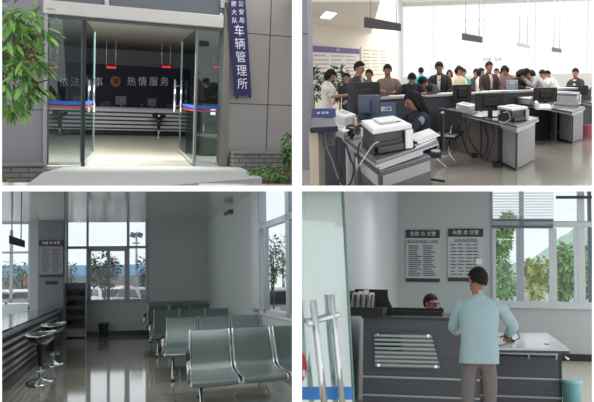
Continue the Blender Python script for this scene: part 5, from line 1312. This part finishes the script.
# reception counter
Yc4 = 900/85; CF = tiled('streaked_grey_laminate', (86, 90, 98), (78, 82, 90), 4, .035, .006, .35, axes='xz', jitter=.08)
xa, xb = D(363, 350, Yc4).x, D(480, 350, Yc4).x; zt4 = D(420, 319.5, Yc4).z
SEAM = mat('seam_silver', (176, 180, 184), .3, .4)
t = thing('reception_desk', 'high dark grey reception counter with frosted glass plate on its front', 'counter', Vector(((xa+xb)/2, Yc4, 0)))
b = MB(); b.bb(xa, xb, Yc4, Yc4+1.8, 0, zt4); obj('body', b, CF, t)
b = MB(); b.bb(xa-.02, xb+.01, Yc4-.03, Yc4+2.0, zt4, zt4+.03); obj('countertop', b, mat('reception_top', (58, 62, 70), .25), t, bevel=.008)
for y in (378, 396.5):
    z = D(420, y, Yc4).z; b = MB(); b.bb(xa, xb, Yc4-.006, Yc4, z-.012, z+.008); obj('seam_strip', b, SEAM, t)
Pg = [D(375, 367, Yc4-.06), D(440.4, 368.8, Yc4-.06), D(431.2, 333.8, Yc4-.06), D(374.3, 332.5, Yc4-.06)]
n = Vector((0, .012, 0)); b = MB(); b.hull8([Pg[0], Pg[1], Pg[1]+n, Pg[0]+n], [Pg[3], Pg[2], Pg[2]+n, Pg[3]+n]); gp = obj('glass_plate', b, glass('plate_glass', (216, 228, 226), .05), t)
for k in range(8):
    v0, v1 = .03+k*.122, .03+k*.122+.066
    L0, R0, L1, R1 = Pg[0].lerp(Pg[3], v0), Pg[1].lerp(Pg[2], v0), Pg[0].lerp(Pg[3], v1), Pg[1].lerp(Pg[2], v1); m_ = Vector((0, -.003, 0))
    b = MB(); b.hull8([L0+m_, R0+m_, R0, L0], [L1+m_, R1+m_, R1, L1]); obj('frosted_stripe', b, frosted('frosted_white', (200, 210, 210), .75), gp)
for a, c in ((.06, .06), (.94, .06), (.06, .94), (.94, .94)):
    p = Pg[0].lerp(Pg[1], a).lerp(Pg[3].lerp(Pg[2], a), c); b = MB(); b.tube([p+Vector((0, -.015, 0)), p+Vector((0, .06, 0))], .018, 10); obj('standoff_bolt', b, CHROME, gp)
# raised black tray along the back of the counter
t = thing('document_tray', 'long low black tray on the reception counter beside the file holder', 'tray', D(412, 318, Yc4+1.0))
zb = zt4+.03; x0, x1 = D(385, 312, Yc4+.9).x, D(443, 312, Yc4+.9).x; zz = D(412, 308.5, Yc4+.9).z
b = MB(); b.bb(x0, x1, Yc4+.5, Yc4+1.3, zb, zb+.02); obj('base', b, BLACK, t)
b = MB(); b.bb(x0, x1, Yc4+1.28, Yc4+1.32, zb, zz); obj('rear_lip', b, DARK, t); b = MB(); b.bb(x0, x1, Yc4+.48, Yc4+.52, zb, zz-.02); obj('front_lip', b, BLACK, t)
# file holder and brochures
Yh = Yc4-.2; x0, x1, z0, z1 = RX(348, 383, 309, 320.5, Yh)
z0 = zt4+.03; zh = D(352, 289, Yh+.6).z
t = thing('file_holder', 'black open file holder with slanted end standing on the counter corner', 'file holder', Vector(((x0+x1)/2, Yh+.3, z0)))
b = MB(); b.bb(x0, x1, Yh, Yh+.7, z0, z0+.10); obj('base', b, BLACK, t)
b = MB(); b.bb(x0, x1, Yh+.66, Yh+.7, z0, zh); obj('back_plate', b, BLACK, t)
xr4 = D(388, 310, Yh).x
b = MB(); pts = [Vector((x1-.02, Yh+.68, zh)), Vector((x1-.08, Yh+.68, zh)), Vector((x1-.08, Yh+.68, z0)), Vector((xr4+.05, Yh+.68, z0)), Vector((x1+.02, Yh+.68, z0+.16))]; b.prism(pts, Vector((0, .04, 0))); obj('end_wing', b, BLACK, t)
b = MB(); b.bb(x0-.015, x0+.01, Yh, Yh+.7, z0, zh-.02); obj('end_plate', b, DARK, t)
for k in range(4):
    x = x0+(x1-x0-.1)*(k+1)/4.6; b = MB(); b.bb(x-.004, x+.004, Yh+.05, Yh+.66, z0+.1, zh-.06); obj('divider', b, DARK, t)
for k, lab in enumerate(('leftmost white brochure in the black file holder', 'second white brochure from the left in the file holder', 'third white brochure from the left in the file holder', 'rightmost white brochure in the black file holder')):
    xm = x0+(x1-x0-.1)*(k+.62)/4.6; h_ = .17+.03*((k*7) % 3)/2; b = MB()
    b.hull8([Vector(v) for v in ((xm-.03, Yh+.1, z0+.10), (xm+.03, Yh+.1, z0+.10), (xm+.03, Yh+.14, z0+.10), (xm-.03, Yh+.14, z0+.10))], [Vector(v) for v in ((xm-.022, Yh+.3, z0+.1+h_), (xm+.035, Yh+.3, z0+.1+h_), (xm+.035, Yh+.34, z0+.1+h_), (xm-.022, Yh+.34, z0+.1+h_))])
    solo('brochure', b, PAPER, lab, 'brochure', 'brochures in the file holder')
# side desk at the right
q = [G(479, 347.5, .79), G(569.5, 349, .79), G(547, 332.5, .79), G(489, 332.5, .79)]
t = thing('side_desk', 'lower desk with a pale glossy top right of the standing man', 'desk', z_(sum(q, Vector((0, 0, 0)))/4, 0))
b = MB(); b.prism([z_(p, .765) for p in q], .025); obj('desktop', b, mat('desk_white_gloss', (196, 200, 208), .15, spec=.8), t)
b = MB(); b.prism([z_(p, .735) for p in q], .03); obj('edge_band', b, mat('edge_dark_slate', (56, 60, 74), .4), t)
b = MB(); xf0, xf1 = q[0].x+.0, D(562, 370, q[0].y+.5).x; b.bb(xf0, xf1, q[0].y+.5, q[0].y+.56, .02, .66); obj('front_panel', b, CF, t)
for y in (378, 396.5):
    z = D(520, y, q[0].y+.5).z; b = MB(); b.bb(xf0, xf1, q[0].y+.49, q[0].y+.5, z-.012, z+.008); obj('seam_strip', b, SEAM, t)
b = MB(); b.bb(xf0, q[1].x-.12, q[0].y+.3, q[0].y+.36, .70, .735); obj('support_rail', b, SEAM, t)
for px in (528.5, 556):
    p = D(px, 353, q[0].y+.35); b = MB(); b.tube([z_(p, .735), z_(p, .64)], .014, 8); obj('support_post', b, SEAM, t)
b = MB(); p = D(563, 354, q[0].y+.3); b.tube([z_(p, .73), Vector((p.x+.04, p.y, .67)), Vector((p.x+.07, p.y, .66))], .014, 8); obj('bracket', b, CHROME, t)
for dx in (.02, xf1-xf0-.04):
    b = MB(); b.bb(xf0+dx, xf0+dx+.03, q[0].y+.5, q[2].y-.4, 0, .735); obj('end_panel', b, CF, t)
p = G(546.5, 344.2, .79); b = MB(); b.lathe([(0, 0), (.035, 0), (.035, .006), (.0, .008)], p, 16, 1.6); solo('cable_grommet', b, BLACK, 'black oval cable grommet set in the pale desk top', 'grommet')
p = G(510.5, 342, .79); t = thing('desk_microphone', 'small black stemmed device under the man hand on the desk', 'microphone', p)
b = MB(); b.lathe([(0, 0), (.062, 0), (.058, .018), (.02, .05), (.012, .07)], p, 16, 1.5); obj('base', b, BLACK, t)
b = MB(); b.tube([p+Vector((0, 0, .06)), p+Vector((.004, 0, .16)), p+Vector((-.01, 0, .21))], .012, 8); obj('stem', b, BLACK, t)
b = MB(); b.ball(p+Vector((.0, 0, .10)), (.02, .02, .028), 10, 8); obj('collar', b, mat('collar_grey', (120, 124, 130), .4), t)
p = G(494.5, 347, .79); t = thing('desk_phone', 'black rounded telephone handset cradle on the desk beside the man', 'telephone', p)
b = MB(); b.hull8([p+Vector(v) for v in ((-.04, -.1, 0), (.04, -.1, 0), (.04, .2, 0), (-.04, .2, 0))], [p+Vector(v) for v in ((-.03, .0, .11), (.03, .0, .11), (.03, .15, .12), (-.03, .15, .12))]); obj('cradle', b, BLACK, t, bevel=.015)
b = MB(); b.tube([p+Vector((-.02, -.06, .09)), p+Vector((.01, .0, .15)), p+Vector((.03, .06, .12))], .022, 8); obj('handset', b, BLACK, t)
b = MB(); pts = [G(495, 344, .80), G(501, 345.5, .81), G(507, 343, .80), D(513, 341, 12.5), D(520, 338, 12.2), D(517, 331, 11), D(509, 326, 9.6)]; b.tube(pts, .007, 6); solo('cable', b, DARK, 'thin dark cable curving from the telephone to the man hand', 'cable')
# teal bin
p = G(572, 404); p.y = 11.6; p = Vector((D(571.5, 380, 11.6).x, 11.6, 0))
t = thing('waste_bin', 'teal plastic waste bin on the beige floor right of the desk', 'bin', p); h_ = D(571.5, 380, 11.6).z
b = MB(); b.lathe([(.09, 0), (.122, h_-.02), (.128, h_), (.115, h_), (.085, .03)], p, 24, 2); obj('bucket', b, mat('teal_plastic', (120, 186, 190), .4), t)
b = MB(); b.lathe([(.122, h_-.03), (.132, h_-.02), (.132, h_+.005), (.122, h_+.01)], p, 24, 2); obj('liner', b, mat('teal_liner', (150, 204, 206), .4), t)
# glass door with bar handles
c = [D(299, 404, 7.3), D(354, 404, 7.5), D(342.5, 188.8, 7.5), D(299, 188.8, 7.3)]
t = thing('glass_door', 'open glass door leaf with two chrome bar handles in the foreground', 'door', z_((c[0]+c[1])/2, max(0, c[0].z)))
n = Vector((-.01, .006, 0)); b = MB(); b.hull8([c[0], c[1], c[1]+n, c[0]+n], [c[3], c[2], c[2]+n, c[3]+n]); obj('glass', b, glass('tinted_door_glass', (214, 232, 228), .42, .04), t)
b = MB(); b.tube([c[1], c[2]], .012, 6); obj('edge', b, mat('green_glass_edge', (112, 150, 142), .2), t)
def dq(u, v): return c[0].lerp(c[1], u).lerp(c[3].lerp(c[2], u), v)
v0, v1 = .02, .078; m_ = Vector((0, -.006, 0))
b = MB(); b.hull8([dq(0, v0)+m_, dq(1, v0)+m_, dq(1, v0)+n, dq(0, v0)+n], [dq(0, v1)+m_, dq(1, v1)+m_, dq(1, v1)+n, dq(0, v1)+n]); obj('blue_band', b, mat('door_band_blue', (54, 128, 206), .4), t)
cc = D(300.5, 366.5, 7.33); b = MB(); b.prism([cc+Vector((.058*math.cos(a), -.03, .122*math.sin(a))) for a in [2*PI*k/24 for k in range(24)]], Vector((0, .004, 0))); ds = obj('round_sticker', b, mat('sticker_red', (206, 58, 62), .5), t, label='round red sticker')
b = MB(); b.prism([cc+Vector((.035+.012*math.cos(a), -.034, -.05+.03*math.sin(a))) for a in [2*PI*k/16 for k in range(16)]], Vector((0, .003, 0))); obj('white_mark', b, PAPER, ds)
for (p0, p1, Y, r_) in (((312.8, 300), (324.5, 406), 7.2, .028), ((331.5, 294.5), (342.5, 406), 7.36, .026)):
    b = MB(); b.tube([D(*p1, Y), D(*p0, Y)], r_, 14); obj('bar_handle', b, CHROME, t)
b = MB(); b.tube([D(308.5, 323.5, 7.15), D(316, 321, 7.3), D(334, 316, 7.36), D(340.5, 314, 7.36)], .022, 12); obj('handle_spacer', b, CHROME, t)
b = MB(); p_ = D(309.5, 323, 7.12); b.ball(p_, .032, 14, 10); obj('end_cap', b, CHROME, t)
# outside: hill, trees, buildings
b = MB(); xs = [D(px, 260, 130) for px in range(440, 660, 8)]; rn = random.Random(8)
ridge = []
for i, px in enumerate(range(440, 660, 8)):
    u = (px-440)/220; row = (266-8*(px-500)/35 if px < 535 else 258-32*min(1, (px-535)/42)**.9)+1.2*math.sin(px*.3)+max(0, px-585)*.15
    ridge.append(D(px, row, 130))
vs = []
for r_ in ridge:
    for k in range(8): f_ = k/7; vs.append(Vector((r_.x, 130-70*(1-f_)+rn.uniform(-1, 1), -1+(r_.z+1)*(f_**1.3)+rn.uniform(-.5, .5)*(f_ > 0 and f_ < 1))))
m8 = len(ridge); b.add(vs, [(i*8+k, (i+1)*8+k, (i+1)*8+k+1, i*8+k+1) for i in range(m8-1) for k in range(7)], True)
struct('hillside', b, mat('hazed_green', (176, 204, 184), .95, var=.35, scale=.35))  # distance haze is mixed into this pale green
b = MB(); b.prism([z_(v, -.4) for v in (D(470, 288, YW4+.4), D(615, 288, YW4+.4), D(660, 288, 64), D(430, 288, 64))], .05); struct('floor_outside', b, mat('road_pale', (206, 202, 196), .9))
LM = leafmats('garden', (150, 192, 126)); LM2 = leafmats('garden_yellow', (200, 212, 120))
def tr4(label, px, Y, crowns, n, L, lm=LM, seed=1):
    base = D(px, 290, Y); base.z = -.4; cr = []
    for (cx, cy, rx, rz) in crowns:
        q_ = D(cx, cy, Y); cr.append((q_.x-base.x, q_.y-base.y, q_.z+.4, (rx*Y/900, 1.0, rz*Y/900)))
    return tree(label, base, max(c_[2] for c_ in cr), cr, n, L, L*.42, lm, seed, trunk_r=.05, group='trees outside the reception window')
tr4('slender green tree outside the left pane of the reception window', 503, 34, [(502, 240, 8, 12), (508, 222, 6, 7), (498, 262, 9, 14), (506, 285, 11, 13)], 1500, .26, seed=21)
tr4('broad green bush outside the second pane behind the mullion', 532, 40, [(536, 285, 10, 14), (530, 268, 8, 8), (543, 272, 8, 14)], 1000, .26, LM2, 22)
tr4('bushy green tree outside the third pane of the window', 566, 36, [(564, 258, 9, 14), (570, 276, 9, 14), (561, 288, 9, 10)], 1500, .26, seed=23)
tr4('green tree outside the rightmost strip of the window', 589, 38, [(589, 262, 5, 16), (589, 284, 5, 12)], 600, .26, seed=24)
t = thing('roadside_house', 'small white house with a red roof seen between the trees', 'house', z_(D(530, 290, 58), -.4))
x0, x1, z0_, z1_ = RX(522, 541, 272, 291, 58); b = MB(); b.bb(x0, x1, 58, 61, -.4, z1_); obj('walls', b, mat('house_white', (220, 216, 212), .8), t)
b = MB(); b.hull8([Vector(v) for v in ((x0-.15, 57.8, z1_), (x1+.15, 57.8, z1_), (x1+.15, 61.2, z1_), (x0-.15, 61.2, z1_))], [Vector(v) for v in ((x0, 59.3, z1_+.35), (x1, 59.3, z1_+.35), (x1, 59.7, z1_+.35), (x0, 59.7, z1_+.35))]); obj('roof', b, mat('roof_red', (196, 104, 96), .7), t)
for k in range(2): b = MB(); xx = x0+(x1-x0)*(.25+.45*k); b.bb(xx-.15, xx+.15, 57.96, 58, .2, .6); obj('window', b, mat('house_window', (90, 100, 110), .3), t)
# people
SH = fab('shirt_pale_blue', (160, 186, 192)); TG = fab('trousers_grey', (118, 112, 110))
pm, inf = person('man in a pale blue shirt and grey trousers standing with his back to us', Vector((0, 0, 0)), 0, SH, TG, 'short', lean=3, head=12, turn=28, armL=(32, 10, 45), armR=(26, 34, 42), h=1.73, shirt_name='shirt', girth=1.03, hem=.085, skin=SKIND(), stride=.03)
TL[pm.name] = (Vector((0, 0, 0)), 0.0); pm.matrix_world = Matrix.Identity(4); s = inf['s']; wv = inf['arms'][1]
b = MB(); dd = (wv[2]-wv[1]).normalized(); b.tube([(wv[2]-dd*.012)*s, (wv[2]+dd*.02)*s], .040*s, 14); obj('wristwatch', b, BLACK, pm, label='black wristwatch')
b = MB(); nb = inf['nb']; b.tube([(nb+Vector((.075*math.cos(a), .01+.07*math.sin(a), -.005)))*s for a in [2*PI*k/18 for k in range(19)]], .018*s, 8, False); obj('collar', b, SH, pm)
YM = 8.45; p = D(479, 330, YM); place(pm, Vector((p.x, YM, 0)), math.radians(4))
ps, inf = person('person with short dark hair and glasses sitting low behind the reception counter', Vector((0, 0, 0)), 0, fab('shirt_dark_slate', (58, 62, 74)), TROU, 'short', lean=4, head=2, armL=(45, 15, 70), armR=(45, 15, 90), h=1.86, seated=True, skin=SKIN())
TL[ps.name] = (Vector((0, 0, 0)), 0.0); ps.matrix_world = Matrix.Identity(4); HP = inf['HP']; s = inf['s']
b = MB()
for sx in (-1, 1): b.tube([HP(sx*.034+.026*math.cos(a), .102, .01+.02*math.sin(a)) for a in [2*PI*k/14 for k in range(15)]], .004*s, 6, False); b.tube([HP(sx*.06, .10, .012), HP(sx*.08, .0, .012)], .004*s, 6)
b.tube([HP(-.01, .104, .015), HP(.01, .104, .015)], .004*s, 6)
obj('glasses', b, BLACK, ps)
YS = 13.3; p = D(427, 300, YS); place(ps, Vector((p.x, YS, 0)), math.radians(-128))
st_ = thing('desk_chair', 'black chair behind the reception counter under the seated person', 'chair', Vector((p.x, YS, 0)))
b = MB(); b.box((p.x, YS, .42), (.46, .46, .08)); obj('seat', b, BLACK, st_, bevel=.02)
b = MB(); b.tube([(p.x, YS, .05), (p.x, YS, .4)], .03, 10); obj('gas_column', b, CHROME, st_)
for k in range(5):
    a = 2*PI*k/5; b = MB(); b.tube([(p.x, YS, .09), (p.x+.27*math.cos(a), YS+.27*math.sin(a), .05)], .02, 6); obj('leg', b, BLACK, st_)
p = D(440, 311, 12.6); b = MB(); b.box(p+Vector((0, .02, .0)), (.07, .03, .10), M=Matrix.Rotation(.6, 3, 'Y')); b.tube([p+Vector((-.02, 0, .0)), p+Vector((.06, 0, -.08))], .02, 8); b.tube([p+Vector((.06, 0, -.08)), p+Vector((.06, 0, -.2))], .018, 8); solo('desk_telephone', b, BLACK, 'black device on the counter just right of the seated person face', 'telephone')
lamp('fill_light_5', ((D(500, 200, 13.5).x), 13.6, topcap(0, 13.6)-.06), 2.4, .8, 40, (.97, .99, 1))  # added light under the unseen ceiling, brightens the reception
# ================================================================== camera, sky, exposure
cd = bpy.data.cameras.new('camera'); cd.sensor_width = 36; cd.sensor_fit = 'HORIZONTAL'; cd.lens = F/594*36
cd.clip_end = 500
co = bpy.data.objects.new('camera', cd); COL.objects.link(co)
co.location = CAM; co.rotation_euler = (PI/2, 0, 0)
SC.camera = co
w = bpy.data.worlds.new('overcast_sky'); SC.world = w; w.use_nodes = True
bg = w.node_tree.nodes['Background']; bg.inputs['Color'].default_value = (.97, .985, 1.0, 1); bg.inputs['Strength'].default_value = 1.12
SC.view_settings.view_transform = 'Standard'; SC.view_settings.look = 'None'; SC.view_settings.gamma = 1; SC.view_settings.exposure = 0
SC.view_settings.use_curve_mapping = False
SC.cycles.max_bounces = 8; SC.cycles.transparent_max_bounces = 16; SC.cycles.sample_clamp_indirect = 4
SC.cycles.caustics_reflective = False; SC.cycles.caustics_refractive = False
